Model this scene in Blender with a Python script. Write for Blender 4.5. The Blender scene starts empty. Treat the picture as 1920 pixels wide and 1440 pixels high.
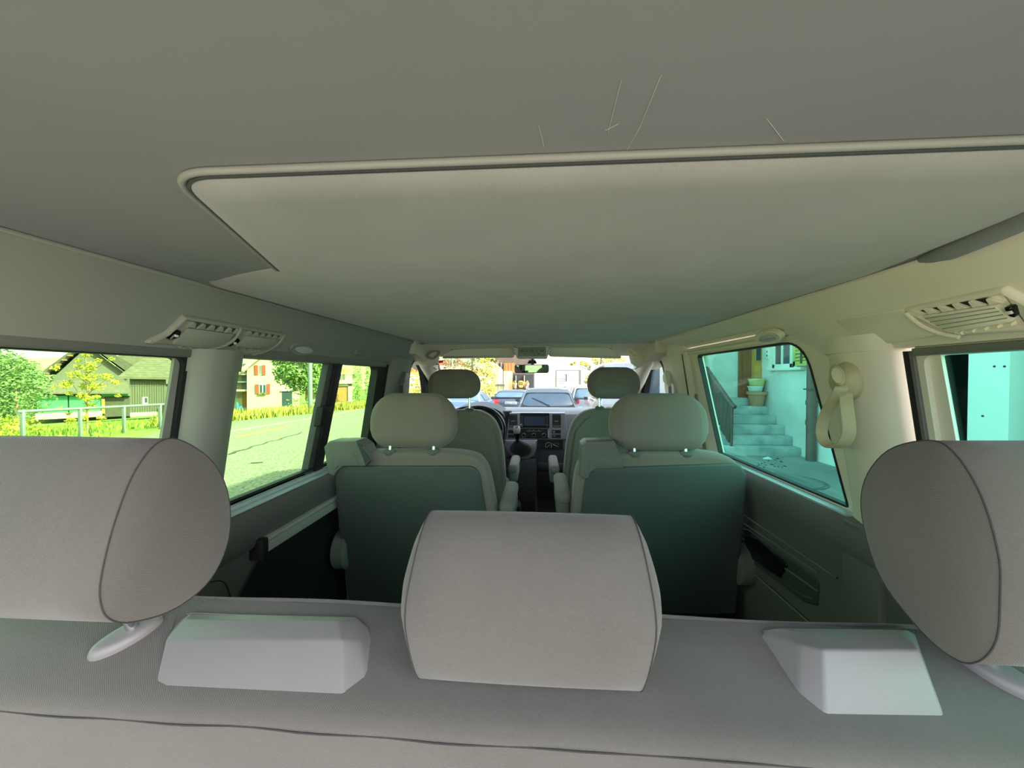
import bpy, bmesh, math, random
from math import sin, cos, pi, sqrt, atan, atan2, hypot, radians
from mathutils import Vector, Matrix, noise
from mathutils.geometry import tessellate_polygon

sc = bpy.context.scene
COL = sc.collection
H = 1.7                      # camera height above the ground at the van; all shapes are laid out relative to the camera

# ------------------------------------------------------------------ camera, sky, sun, exposure
F = 721.0                    # focal length in pixels of a 1920 px wide frame
YAW = atan(52 / F); PIT = atan(12 / hypot(F, 52))
cam = bpy.data.cameras.new('camera'); cam.sensor_width = 36; cam.lens = F / 1920 * 36; cam.clip_start = 0.02; cam.clip_end = 2000
camo = bpy.data.objects.new('camera', cam); COL.objects.link(camo)
camo.location = (0, 0, H); camo.rotation_euler = (pi / 2 - PIT, 0, YAW); sc.camera = camo

world = bpy.data.worlds.new('world'); sc.world = world; world.use_nodes = True
wn = world.node_tree; wn.nodes.clear()
sky = wn.nodes.new('ShaderNodeTexSky'); sky.sky_type = 'NISHITA'; sky.sun_disc = False
SUN_EL = 36.5; SUN_DIR = Vector((1, -0.2, 0)).normalized()
sky.sun_elevation = radians(SUN_EL); sky.sun_rotation = atan2(SUN_DIR.x, SUN_DIR.y)
sky.air_density = 1.0; sky.dust_density = 2.5; sky.ozone_density = 1.0
bg = wn.nodes.new('ShaderNodeBackground'); bg.inputs['Strength'].default_value = 0.30
out = wn.nodes.new('ShaderNodeOutputWorld')
hs_ = wn.nodes.new('ShaderNodeHueSaturation'); hs_.inputs['Saturation'].default_value = 0.5
wn.links.new(sky.outputs[0], hs_.inputs['Color']); wn.links.new(hs_.outputs[0], bg.inputs[0]); wn.links.new(bg.outputs[0], out.inputs[0])

sun = bpy.data.lights.new('sun', 'SUN'); sun.energy = 7.5; sun.angle = radians(0.6); sun.color = (1, 0.93, 0.80)
suno = bpy.data.objects.new('sun', sun); COL.objects.link(suno)
sd = Vector((SUN_DIR.x * cos(radians(SUN_EL)), SUN_DIR.y * cos(radians(SUN_EL)), sin(radians(SUN_EL))))
suno.rotation_euler = sd.to_track_quat('Z', 'Y').to_euler(); suno.location = (20, -5, 25)

sc.view_settings.view_transform = 'Standard'; sc.view_settings.look = 'None'
sc.view_settings.gamma = 1; sc.view_settings.use_curve_mapping = False
sc.view_settings.exposure = 1.65
sc.cycles.max_bounces = 10; sc.cycles.diffuse_bounces = 7; sc.cycles.transparent_max_bounces = 12

# ------------------------------------------------------------------ pixel -> place helpers
_fw = Vector((-sin(YAW) * cos(PIT), cos(YAW) * cos(PIT), -sin(PIT)))
_rt = Vector((cos(YAW), sin(YAW), 0)); _up = _rt.cross(_fw)
def ray(px, py): return _fw + _rt * ((px - 960) / F) + _up * ((720 - py) / F)
def at(px, py, X=None, Y=None, Z=None):
    d = ray(px, py)
    t = X / d.x if X is not None else (Y / d.y if Y is not None else Z / d.z)
    return d * t
def hit(px, py, p0, n):
    d = ray(px, py); return d * (Vector(p0).dot(n) / d.dot(n))

# ------------------------------------------------------------------ materials
def lin(c):
    return tuple(((v / 255) / 12.92 if v / 255 <= 0.04045 else ((v / 255 + 0.055) / 1.055) ** 2.4) for v in c)
_mc = {}
def mat(name, rgb, rough=0.6, var=0.05, vscale=6, bump=0.0, bscale=300, metal=0, spec=0.5, rgb2=None, detail=4, stretch=None, emit=0, coat=0, sheen=0):
    if name in _mc: return _mc[name]
    m = bpy.data.materials.new(name); m.use_nodes = True; nt = m.node_tree
    b = nt.nodes['Principled BSDF']
    b.inputs['Roughness'].default_value = rough; b.inputs['Metallic'].default_value = metal
    b.inputs['Specular IOR Level'].default_value = spec
    if coat: b.inputs['Coat Weight'].default_value = coat
    if sheen: b.inputs['Sheen Weight'].default_value = sheen
    c = lin(rgb)
    tc = nt.nodes.new('ShaderNodeTexCoord'); src = tc.outputs['Object']
    if stretch:
        mp = nt.nodes.new('ShaderNodeMapping'); mp.inputs['Scale'].default_value = stretch
        nt.links.new(src, mp.inputs[0]); src = mp.outputs[0]
    n = nt.nodes.new('ShaderNodeTexNoise'); n.inputs['Scale'].default_value = vscale; n.inputs['Detail'].default_value = detail
    nt.links.new(src, n.inputs['Vector'])
    r = nt.nodes.new('ShaderNodeValToRGB')
    r.color_ramp.elements[0].position = 0.3; r.color_ramp.elements[1].position = 0.7
    c2 = lin(rgb2) if rgb2 else tuple(v * (1 + var) for v in c)
    c1 = c if rgb2 else tuple(v * (1 - var) for v in c)
    r.color_ramp.elements[0].color = (*c1, 1); r.color_ramp.elements[1].color = (*c2, 1)
    nt.links.new(n.outputs['Fac'], r.inputs[0]); nt.links.new(r.outputs[0], b.inputs['Base Color'])
    if bump:
        n2 = nt.nodes.new('ShaderNodeTexNoise'); n2.inputs['Scale'].default_value = bscale; n2.inputs['Detail'].default_value = 3
        nt.links.new(src, n2.inputs['Vector'])
        bp = nt.nodes.new('ShaderNodeBump'); bp.inputs['Strength'].default_value = bump; bp.inputs['Distance'].default_value = 0.4 / bscale
        nt.links.new(n2.outputs['Fac'], bp.inputs['Height']); nt.links.new(bp.outputs[0], b.inputs['Normal'])
    if emit:
        b.inputs['Emission Color'].default_value = (*c, 1); b.inputs['Emission Strength'].default_value = emit
    _mc[name] = m; return m

def fabric(name, rgb, scale=250, amt=0.22, bump=0.25):
    """woven twill: fine diagonal ribs crossed by a finer noise"""
    m = bpy.data.materials.new(name); m.use_nodes = True; nt = m.node_tree; L = nt.links.new
    b = nt.nodes['Principled BSDF']; b.inputs['Roughness'].default_value = 0.95; b.inputs['Specular IOR Level'].default_value = 0.15
    b.inputs['Sheen Weight'].default_value = 0.25; b.inputs['Sheen Roughness'].default_value = 0.5
    tc = nt.nodes.new('ShaderNodeTexCoord')
    mp = nt.nodes.new('ShaderNodeMapping'); mp.inputs['Scale'].default_value = (1, 0.7, 1.7)
    L(tc.outputs['Object'], mp.inputs[0])
    w = nt.nodes.new('ShaderNodeTexWave'); w.wave_type = 'BANDS'; w.bands_direction = 'DIAGONAL'; w.inputs['Scale'].default_value = scale
    w.inputs['Distortion'].default_value = 0.6; w.inputs['Detail'].default_value = 2; w.inputs['Detail Scale'].default_value = 3
    L(mp.outputs[0], w.inputs['Vector'])
    n = nt.nodes.new('ShaderNodeTexNoise'); n.inputs['Scale'].default_value = 900; L(tc.outputs['Object'], n.inputs['Vector'])
    big = nt.nodes.new('ShaderNodeTexNoise'); big.inputs['Scale'].default_value = 9; big.inputs['Detail'].default_value = 5; L(tc.outputs['Object'], big.inputs['Vector'])
    ad = nt.nodes.new('ShaderNodeMath'); ad.operation = 'MULTIPLY_ADD'; L(w.outputs['Fac'], ad.inputs[0]); ad.inputs[1].default_value = 0.6; L(n.outputs['Fac'], ad.inputs[2])
    mr = nt.nodes.new('ShaderNodeMapRange'); mr.inputs['From Min'].default_value = 0.3; mr.inputs['From Max'].default_value = 1.2
    mr.inputs['To Min'].default_value = 1 - amt; mr.inputs['To Max'].default_value = 1 + amt; L(ad.outputs[0], mr.inputs['Value'])
    mb = nt.nodes.new('ShaderNodeMapRange'); mb.inputs['From Min'].default_value = 0.3; mb.inputs['From Max'].default_value = 0.7
    mb.inputs['To Min'].default_value = 0.94; mb.inputs['To Max'].default_value = 1.06; L(big.outputs['Fac'], mb.inputs['Value'])
    mu = nt.nodes.new('ShaderNodeMath'); mu.operation = 'MULTIPLY'; L(mr.outputs[0], mu.inputs[0]); L(mb.outputs[0], mu.inputs[1])
    vm = nt.nodes.new('ShaderNodeVectorMath'); vm.operation = 'SCALE'; vm.inputs[0].default_value = lin(rgb); L(mu.outputs[0], vm.inputs['Scale'])
    L(vm.outputs[0], b.inputs['Base Color'])
    bp = nt.nodes.new('ShaderNodeBump'); bp.inputs['Strength'].default_value = bump; bp.inputs['Distance'].default_value = 0.0008
    L(ad.outputs[0], bp.inputs['Height']); L(bp.outputs[0], b.inputs['Normal'])
    return m

def glass(name, rgb, refl=0.06):
    m = bpy.data.materials.new(name); m.use_nodes = True; nt = m.node_tree; nt.nodes.clear(); L = nt.links.new
    t = nt.nodes.new('ShaderNodeBsdfTransparent'); t.inputs[0].default_value = (*rgb, 1)
    g = nt.nodes.new('ShaderNodeBsdfGlossy'); g.inputs['Roughness'].default_value = 0.02
    fr = nt.nodes.new('ShaderNodeLayerWeight'); fr.inputs[0].default_value = 0.5
    pw = nt.nodes.new('ShaderNodeMath'); pw.operation = 'POWER'; pw.inputs[1].default_value = 5; L(fr.outputs['Facing'], pw.inputs[0])
    mx = nt.nodes.new('ShaderNodeMixShader'); o = nt.nodes.new('ShaderNodeOutputMaterial')
    sc_ = nt.nodes.new('ShaderNodeMath'); sc_.operation = 'MULTIPLY_ADD'; sc_.inputs[1].default_value = 0.6; sc_.inputs[2].default_value = refl * 0.4; sc_.use_clamp = True
    L(pw.outputs[0], sc_.inputs[0]); L(sc_.outputs[0], mx.inputs[0]); L(t.outputs[0], mx.inputs[1]); L(g.outputs[0], mx.inputs[2]); L(mx.outputs[0], o.inputs[0])
    return m

# interior
FAB = fabric('seat_twill', (99, 94, 90), 250, 0.16, 0.4)
FAB2 = fabric('seat_twill_fine', (136, 126, 118), 420, 0.05, 0.1)
HEADLINER = fabric('headliner_cloth', (164, 161, 159), 330, 0.06, 0.2)
ROOFPLASTIC = mat('grey_roof_panel', (146, 145, 147), 0.62, 0.03, 5, 0.12, 1400, spec=0.3)
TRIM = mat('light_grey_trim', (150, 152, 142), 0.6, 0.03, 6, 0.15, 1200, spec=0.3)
TRIMF = mat('lit_front_trim', (232, 224, 206), 0.6, 0.03, 6, 0.15, 1200, spec=0.3)  # front copy of the trim, lightened for the windscreen light there
TRIM2 = mat('lit_right_trim', (244, 234, 216), 0.55, 0.03, 6, 0.15, 1200, spec=0.3)  # right-side copy of the trim, near white for the light falling on it
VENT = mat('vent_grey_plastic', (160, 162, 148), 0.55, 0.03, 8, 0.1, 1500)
COVER = mat('grey_latch_plastic', (133, 128, 128), 0.45, 0.04, 7, 0.1, 1600)
MIDPLASTIC = mat('mid_grey_plastic', (118, 118, 112), 0.5, 0.04, 8, 0.12, 1200)
DARKPLASTIC = mat('dark_grey_plastic', (74, 76, 76), 0.5, 0.05, 8, 0.15, 1100)
BACKPANEL = mat('seat_back_panel', (80, 86, 82), 0.5, 0.04, 4, 0.15, 1300)
DOORTRIM = mat('door_trim_plastic', (110, 106, 104), 0.48, 0.04, 5, 0.15, 1100)
SILL = mat('sill_paint_sky_tint', (196, 204, 210), 0.25, 0.03, 8)  # glossy paint; pale blue of the sky reflection put into the colour
BLACK = mat('black_rubber', (26, 27, 28), 0.6, 0.06, 20)
BLACKGLOSS = mat('black_gloss', (18, 19, 22), 0.22, 0.05, 20)
CARPET = mat('dark_carpet', (42, 43, 44), 0.95, 0.2, 60, 0.4, 500, spec=0.1)
STITCH = mat('dark_seam_thread', (58, 56, 56), 0.9, 0.1, 200)
CHROME = mat('chrome', (220, 222, 224), 0.15, 0.02, 10, metal=1)
ALU = mat('brushed_aluminium', (196, 194, 188), 0.4, 0.04, 30, metal=0.2)
SILVERPL = mat('silver_dash_plastic', (150, 154, 162), 0.35, 0.04, 12, metal=0.3)
DASH = mat('dark_dashboard_plastic', (58, 60, 64), 0.55, 0.06, 12, 0.2, 900)
DASHTOP = mat('dash_highlight_grey', (128, 130, 134), 0.5, 0.05, 12, 0.2, 900)  # grey lifted so the colour carries the highlight along the dash top
WHITE = mat('white_plastic', (225, 224, 218), 0.5, 0.02, 10)
RED = mat('red_plastic', (205, 40, 32), 0.4, 0.05, 10)
BEIGESTRAP = mat('beige_strap_rubber', (196, 186, 150), 0.55, 0.04, 20)
GL_SIDE = glass('green_tinted_glass', (0.72, 0.93, 0.66))
GL_RIGHT = glass('shade_teal_side_glass', (0.52, 0.92, 0.80), 0.08)  # same side glass as the left; teal of the shaded yard put into the tint
GL_FRONT = glass('windscreen_glass', (0.93, 0.96, 0.94), 0.04)
# exterior
ASPHALT = mat('asphalt', (86, 85, 76), 0.9, 0.12, 22, 0.8, 60, spec=0.2, rgb2=(144, 142, 126), detail=10)
CONCRETE = mat('yard_concrete', (120, 124, 118), 0.9, 0.15, 0.9, 0.4, 40, rgb2=(150, 152, 146), detail=8)
GRASS = mat('meadow_grass', (84, 108, 36), 0.9, 0.3, 1.5, 0.6, 30, rgb2=(128, 138, 54), detail=8)
BLADE = mat('verge_blades', (128, 124, 46), 0.85, 0.3, 1.0, rgb2=(156, 146, 70), detail=5)
LEAF = mat('bright_leaves', (84, 112, 50), 0.7, 0.3, 1.3, rgb2=(128, 150, 78), detail=5)
LEAFDK = mat('green_leaves', (72, 96, 58), 0.7, 0.3, 1.3, rgb2=(116, 134, 84), detail=5)
LEAFYL = mat('yellow_green_leaves', (140, 140, 34), 0.7, 0.3, 1.5, rgb2=(176, 164, 56), detail=5)
BARK = mat('bark', (120, 100, 76), 0.9, 0.2, 12)
STUCCO = mat('cream_stucco', (172, 160, 136), 0.9, 0.05, 2, 0.2, 60)
WHITEWALL = mat('white_render', (236, 233, 224), 0.9, 0.03, 2, 0.2, 60)
HOUSEWALL = mat('pale_plaster', (212, 212, 204), 0.92, 0.08, 2.2, 0.6, 45, rgb2=(230, 230, 224), detail=10)
WOODGREY = mat('weathered_boards', (84, 80, 70), 0.9, 0.15, 3, stretch=(8, 8, 0.6))
WOODTAN = mat('tan_wood', (138, 96, 48), 0.7, 0.15, 3, stretch=(8, 8, 0.5))
OCHRE = mat('ochre_door_wood', (214, 150, 72), 0.6, 0.15, 4, stretch=(10, 10, 0.6))
WOODBROWN = mat('brown_door_wood', (150, 84, 48), 0.6, 0.15, 4, stretch=(10, 10, 0.6))
WOODDARK = mat('dark_barn_wood', (92, 76, 68), 0.9, 0.2, 3, stretch=(8, 8, 0.6))
GREENPAINT = mat('green_sheet_door', (56, 128, 84), 0.7, 0.06, 1)
ROOFTILE = mat('grey_brown_tiles', (88, 80, 68), 0.9, 0.2, 2.5, 0.5, 14)
ROOFDARK = mat('dark_eaves', (66, 60, 52), 0.9, 0.2, 3)
REDSHUT = mat('red_shutter', (150, 52, 40), 0.7, 0.12, 6)
GREENSHUT = mat('green_shutter', (190, 182, 96), 0.6, 0.08, 6)
STONESTEP = mat('worn_stone', (206, 210, 206), 0.9, 0.15, 3.0, 0.5, 50, rgb2=(150, 158, 158), detail=10)
TERRA = mat('terracotta_pot', (206, 146, 116), 0.85, 0.08, 10)
GALV = mat('galvanised_steel', (126, 134, 136), 0.45, 0.05, 10, metal=0.5)
PIPE = mat('old_drainpipe', (116, 88, 84), 0.5, 0.15, 8, metal=0.3)
DARKGLASS = mat('dark_window_glass', (48, 60, 72), 0.08, 0.05, 3, spec=0.8)
SKYGLASS = mat('car_window_glass', (70, 96, 116), 0.06, 0.1, 3, spec=1.0)
TAILRED = mat('tail_light_red', (200, 30, 36), 0.2, 0.05, 10)

# ------------------------------------------------------------------ mesh helpers
class MB:
    def __init__(s): s.v = []; s.f = []
    def add(s, vs, fs):
        o = len(s.v); s.v += [tuple(p) for p in vs]; s.f += [tuple(i + o for i in f) for f in fs]; return s
    def bm(s, bm):
        bm.verts.index_update(); s.add([v.co.copy() for v in bm.verts], [[v.index for v in f.verts] for f in bm.faces]); bm.free(); return s
    def box(s, x0, x1, y0, y1, z0, z1, bev=0, seg=2, R=None, c=None):
        b = bmesh.new(); bmesh.ops.create_cube(b, size=1)
        for v in b.verts: v.co = Vector(((x0 + x1) / 2 + v.co.x * (x1 - x0), (y0 + y1) / 2 + v.co.y * (y1 - y0), (z0 + z1) / 2 + v.co.z * (z1 - z0)))
        if bev: bmesh.ops.bevel(b, geom=b.edges[:], offset=bev, segments=seg, affect='EDGES', profile=0.5, clamp_overlap=True)
        if R is not None:
            cc = Vector(c) if c else Vector(((x0 + x1) / 2, (y0 + y1) / 2, (z0 + z1) / 2))
            for v in b.verts: v.co = cc + R @ (v.co - cc)
        return s.bm(b)
    def hull(s, pts, bev=0, seg=2):
        b = bmesh.new()
        for p in pts: b.verts.new(p)
        r = bmesh.ops.convex_hull(b, input=b.verts[:])
        loose = [v for v in b.verts if not v.link_faces]
        for v in loose: b.verts.remove(v)
        bmesh.ops.dissolve_limit(b, angle_limit=radians(2), verts=b.verts[:], edges=b.edges[:])
        if bev: bmesh.ops.bevel(b, geom=b.edges[:], offset=bev, segments=seg, affect='EDGES', profile=0.5, clamp_overlap=True)
        return s.bm(b)
    def tube(s, pts, r, n=8, closed=False, flat=None):
        pts = [Vector(p) for p in pts]; N = len(pts); rs = r if isinstance(r, (list, tuple)) else [r] * N
        vs = []; nrm = None
        for i, p in enumerate(pts):
            a = pts[(i - 1) % N] if (closed or i) else pts[0]; b = pts[(i + 1) % N] if (closed or i < N - 1) else pts[-1]
            t = (b - a).normalized()
            if nrm is None:
                nrm = t.orthogonal().normalized() if flat is None else (Vector(flat) - t * t.dot(Vector(flat))).normalized()
            nrm = (nrm - t * nrm.dot(t)).normalized(); bn = t.cross(nrm)
            for k in range(n):
                an = 2 * pi * k / n; vs.append(p + (nrm * cos(an) + bn * sin(an)) * rs[i])
        fs = []
        for i in range(N if closed else N - 1):
            j = (i + 1) % N
            for k in range(n): fs.append((i * n + k, i * n + (k + 1) % n, j * n + (k + 1) % n, j * n + k))
        if not closed: fs += [tuple(range(n))[::-1], tuple((N - 1) * n + k for k in range(n))]
        return s.add(vs, fs)
    def loft(s, rings, cap=True, closed=True):
        n = len(rings[0]); vs = [p for r in rings for p in r]; fs = []
        for i in range(len(rings) - 1):
            for k in range(n if closed else n - 1): fs.append((i * n + k, i * n + (k + 1) % n, (i + 1) * n + (k + 1) % n, (i + 1) * n + k))
        if cap and closed:
            fs += [tuple(range(n))[::-1], tuple((len(rings) - 1) * n + k for k in range(n))]
        return s.add(vs, fs)
    def stack(s, poly, layers, fmap, cap0=True, cap1=True):
        """layers: (inset, depth) outlines of a polygon, mapped by fmap(u, v, depth)"""
        rings = [[fmap(u, v, d) for (u, v) in inset(poly, i)] for (i, d) in layers]
        n = len(poly); vs = [p for r in rings for p in r]; fs = []
        for i in range(len(rings) - 1):
            for k in range(n): fs.append((i * n + k, i * n + (k + 1) % n, (i + 1) * n + (k + 1) % n, (i + 1) * n + k))
        A = sum(poly[i][0] * poly[(i + 1) % n][1] - poly[(i + 1) % n][0] * poly[i][1] for i in range(n)); sg = 1 if A > 0 else -1
        conc = any(((poly[i][0] - poly[i - 1][0]) * (poly[(i + 1) % n][1] - poly[i][1]) - (poly[i][1] - poly[i - 1][1]) * (poly[(i + 1) % n][0] - poly[i][0])) * sg < -1e-9 for i in range(n))
        for on, i in ((cap0, 0), (cap1, len(rings) - 1)):
            if not on: continue
            if conc:
                P2 = inset(poly, layers[i][0])
                fs += [tuple(i * n + k for k in t) for t in tessellate_polygon([[Vector((u, v, 0)) for u, v in P2]])]
            else: fs.append(tuple(i * n + k for k in range(n)))
        return s.add(vs, fs)
    def cyl(s, p0, p1, r0, r1=None, n=16):
        return s.tube([p0, p1], [r0, r0 if r1 is None else r1], n)
    def quad(s, a, b, c, d): return s.add([a, b, c, d], [(0, 1, 2, 3)])
    def ball(s, c, r, sc3=(1, 1, 1), u=16, v=10):
        b = bmesh.new(); bmesh.ops.create_uvsphere(b, u_segments=u, v_segments=v, radius=r)
        for w in b.verts: w.co = Vector((c[0] + w.co.x * sc3[0], c[1] + w.co.y * sc3[1], c[2] + w.co.z * sc3[2]))
        return s.bm(b)
    def make(s, name, m, root=None, parent=None, smooth=True, ang=38, **props):
        """root: (x, y, z) base of the thing in camera-relative coordinates, or the thing's object"""
        base = Vector(root['_b']) if root is not None and not isinstance(root, (tuple, Vector)) else Vector(root or (0, 0, 0))
        me = bpy.data.meshes.new(name)
        me.from_pydata([tuple(Vector(p) - base) for p in s.v], [], s.f)
        b = bmesh.new(); b.from_mesh(me); bmesh.ops.recalc_face_normals(b, faces=b.faces[:]); b.to_mesh(me); b.free()
        me.materials.append(m)
        if smooth:
            for p in me.polygons: p.use_smooth = True
            me.set_sharp_from_angle(angle=radians(ang))
        o = bpy.data.objects.new(name, me); COL.objects.link(o)
        if root is not None and not isinstance(root, (tuple, Vector)):
            o.parent = parent or root; o['_b'] = tuple(base)
        else:
            o.location = base + Vector((0, 0, H)); o['_b'] = tuple(base)
        for k, v in props.items(): o[k] = v
        return o

def inset(poly, d):
    if not d: return poly
    n = len(poly); A = sum(poly[i][0] * poly[(i + 1) % n][1] - poly[(i + 1) % n][0] * poly[i][1] for i in range(n))
    sg = 1 if A > 0 else -1; res = []
    for i in range(n):
        x0, y0 = poly[i - 1]; x1, y1 = poly[i]; x2, y2 = poly[(i + 1) % n]
        e1 = (x1 - x0, y1 - y0); e2 = (x2 - x1, y2 - y1)
        l1 = hypot(*e1) or 1e-9; l2 = hypot(*e2) or 1e-9
        n1 = (-e1[1] / l1 * sg, e1[0] / l1 * sg); n2 = (-e2[1] / l2 * sg, e2[0] / l2 * sg)
        bx, by = n1[0] + n2[0], n1[1] + n2[1]; k = 1 + n1[0] * n2[0] + n1[1] * n2[1]
        k = max(k, 0.35)
        res.append((x1 + bx / k * d, y1 + by / k * d))
    return res
def rpoly(pts, r, n=5):
    """polygon with rounded corners; r is one radius or one per corner"""
    N = len(pts); rs = r if isinstance(r, (list, tuple)) else [r] * N; res = []
    for i in range(N):
        p = Vector(pts[i]).to_2d(); a = (Vector(pts[i - 1]).to_2d() - p); b = (Vector(pts[(i + 1) % N]).to_2d() - p)
        la, lb = a.length, b.length; rr = rs[i]
        if rr <= 0: res.append(tuple(p)); continue
        a.normalize(); b.normalize(); ang = a.angle(b); t = min(rr / max(math.tan(ang / 2), 1e-3), la * 0.48, lb * 0.48)
        p0 = p + a * t; p1 = p + b * t
        for k in range(n + 1):
            u = k / n; res.append(tuple(p0 * (1 - u) ** 2 + p * 2 * u * (1 - u) + p1 * u * u))
    return res
def chaikin(P, it=3):
    for _ in range(it):
        P = [q for i in range(len(P)) for q in ((P[i][0] * .75 + P[(i + 1) % len(P)][0] * .25, P[i][1] * .75 + P[(i + 1) % len(P)][1] * .25), (P[i][0] * .25 + P[(i + 1) % len(P)][0] * .75, P[i][1] * .25 + P[(i + 1) % len(P)][1] * .75))]
    return P
def spline(pts, n=6, closed=False):
    """Catmull-Rom through points of any dimension"""
    P = [Vector(p) for p in pts]; N = len(P); res = []
    for i in range(N if closed else N - 1):
        if closed: a, b, c, d = P[i - 1], P[i], P[(i + 1) % N], P[(i + 2) % N]
        else: a, b, c, d = P[max(i - 1, 0)], P[i], P[i + 1], P[min(i + 2, N - 1)]
        for k in range(n):
            t = k / n
            res.append(0.5 * ((2 * b) + (c - a) * t + (2 * a - 5 * b + 4 * c - d) * t * t + (3 * b - a - 3 * c + d) * t ** 3))
    if not closed: res.append(P[-1])
    return res
def rect(x0, x1, y0, y1): return [(x0, y0), (x1, y0), (x1, y1), (x0, y1)]

def thing(name, label, cat, loc, group=None, kind=None):
    o = bpy.data.objects.new(name, None); COL.objects.link(o); o.empty_display_size = 0.1
    o.location = Vector(loc) + Vector((0, 0, H)); o['_b'] = tuple(loc); o['label'] = label; o['category'] = cat
    if group: o['group'] = group
    o['kind'] = kind or 'thing'
    return o
def single(mb, name, m, loc, label, cat, group=None, **kw):
    o = mb.make(name, m, Vector(loc), **kw); o['label'] = label; o['category'] = cat
    if group: o['group'] = group
    return o
def struct(mb, name, m, loc=(0, 0, 0), **kw):
    o = mb.make(name, m, Vector(loc), **kw); o['kind'] = 'structure'; return o

# ================================================================== VAN SHELL (the setting)
FLOOR = -1.17
def wx(side, Z): return (0.82 - 0.164 * max(0, Z + 0.355)) if side < 0 else (0.765 - 0.164 * max(0, Z + 0.331))
def S(side, Y, Z, ins=0.0): return (side * (wx(side, Z) - ins), Y, Z)
def ow(side, px, py, ins=0.0):
    """(Y, Z) where a pixel's ray meets the side wall"""
    p = hit(px, py, S(side, 1, -0.2, ins), Vector((side, 0, 0.164))); return (p.y, p.z)
def wall_ring(side, outer, inner, d0, d1):
    m = MB(); f = lambda p, d: S(side, p[0], p[1], d)
    m.loft([[f(p, d0) for p in outer], [f(p, d1) for p in outer], [f(p, d1) for p in inner], [f(p, d0) for p in inner]], cap=False); return m
def wall_plate(side, poly, d0, d1, bev=0.0):
    m = MB(); f = lambda u, v, d: S(side, u, v, d)
    m.stack(poly, [(0, d0), (0, d1 - bev), (bev * 0.3, d1 - bev * 0.3), (bev, d1)] if bev else [(0, d0), (0, d1)], f); return m

ROOFY0, ROOFY1 = -0.05, 2.14
# floor
struct(MB().box(-0.86, 0.82, -0.10, 3.2, FLOOR - 0.04, FLOOR), 'floor', CARPET)
# ---- ceiling: rear plastic panel, headliner cloth, outer roof sheet
rp = MB(); rings = []
for y in (ROOFY0, 0.05, 0.15, 0.25, 0.35, 0.5, 0.73):
    rings.append([(x, y, 0.200 - 0.011 * max(0, (abs(x + 0.035) - 0.50) / 0.17) ** 2) for x in [-0.69 + 1.32 * k / 24 for k in range(25)]])
rp.loft(rings, cap=False, closed=False)
ceiling = struct(rp, 'ceiling', ROOFPLASTIC)
roofsheet = MB().box(-0.74, 0.68, ROOFY0, 2.5, 0.235, 0.25).make('roof_sheet', WHITE, ceiling)
tongue = rpoly([(-0.473, 0.668), (-0.354, 0.352), (0.535, 0.356), (0.594, 0.668)], [0, 0.055, 0.09, 0], 10)
def densify(P, n=6): return [tuple(Vector(P[i]).lerp(Vector(P[i + 1]), k / n)) for i in range(len(P) - 1) for k in range(n)] + [P[-1]]
tongue = densify(tongue, 2); lip = [Vector((*p, 0.198)) for p in tongue]
poly = tongue + [(0.607 - 0.02 * k / 6, 0.74 + 1.38 * k / 6) for k in range(7)] + [(-0.64 - 0.035 * k / 6, 2.12 - 1.38 * k / 6) for k in range(7)]
hl = MB()
def headz(u, v, d): return (u, v, d)
hl.stack(poly, [(-0.002, 0.205), (0.0, 0.1965), (0.004, 0.1915), (0.011, 0.1870), (0.021, 0.1838), (0.031, 0.1828), (0.036, 0.1828)], headz, cap0=False)
hl.make('headliner', HEADLINER, ceiling)
MB().tube([Vector((*p, 0.1965)) for p in inset(tongue + [(0.0, 1.2)], -0.0045)[:-1]], 0.0037, 10).make('headliner_lip', mat('pale_roof_lip', (160, 159, 154), 0.5, 0.02, 6), ceiling)
MB().tube([Vector((*p, 0.1945)) for p in inset(tongue + [(0.0, 1.2)], 0.0012)[:-1]], 0.0024, 6).make('headliner_gap', DARKPLASTIC, ceiling)
MB().tube(spline([at(x, y, Z=0.190) for x, y in ((1728, 486), (1780, 466), (1850, 436), (1925, 402), (2000, 362))], 4), [0.006, 0.009, 0.012, 0.014] + [0.017] * 13, 14).make('side_roll', ROOFPLASTIC, ceiling)
# scratches on the rear panel
scr = MB()
for pts in (((1172, 288), (1200, 238), (1240, 140)), ((1140, 250), (1165, 150)), ((1437, 222), (1470, 265)), ((1020, 275), (1010, 235)), ((1135, 245), (1160, 232))):
    scr.tube([at(x, y, Z=0.1995) for x, y in pts], 0.00022, 5)
scr.make('scratches', mat('scratch_marks', (206, 206, 200), 0.6), ceiling, kind='stuff')

# ---- overhead side trims between headliner and windows
def cornice(side, name, m):
    sx = (0.685 if side < 0 else 0.612); mb = MB(); rings = []
    st = [0.0, 0.2, 0.5, 0.8, 0.95, 1.05, 1.15, 1.3, 1.6, 1.9, 2.05, 2.15]
    for y in st:
        if side < 0: bz = 0.056 if y < 1.0 else 0.064; bot = wx(side, bz) - 0.012
        else: bz = 0.057 if y < 0.85 else (0.04 if y < 1.04 else (0.09 if y < 1.1 else 0.136)); bot = wx(side, bz) - 0.014
        prof = [(sx - 0.012, 0.206), (sx, 0.189), (sx + 0.012, 0.170), (sx + 0.37 * (bot - sx), 0.189 - 0.42 * (0.189 - bz)),
                (sx + 0.68 * (bot - sx), 0.189 - 0.72 * (0.189 - bz)), (bot - 0.004, bz + 0.010), (bot, bz), (bot + 0.02, bz - 0.001), (bot + 0.05, bz + 0.02)]
        rings.append([(side * x, y, z) for x, z in prof])
    mb.loft(rings, cap=False, closed=False)
    o = struct(mb, name, m, ang=50)
    MB().tube([(side * (sx - 0.002), y, 0.1885) for y in (0.0, 0.7, 1.4, 2.12)], 0.0032, 6).make('seam_bead', TRIM2 if side > 0 else VENT, o)
    return o
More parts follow.
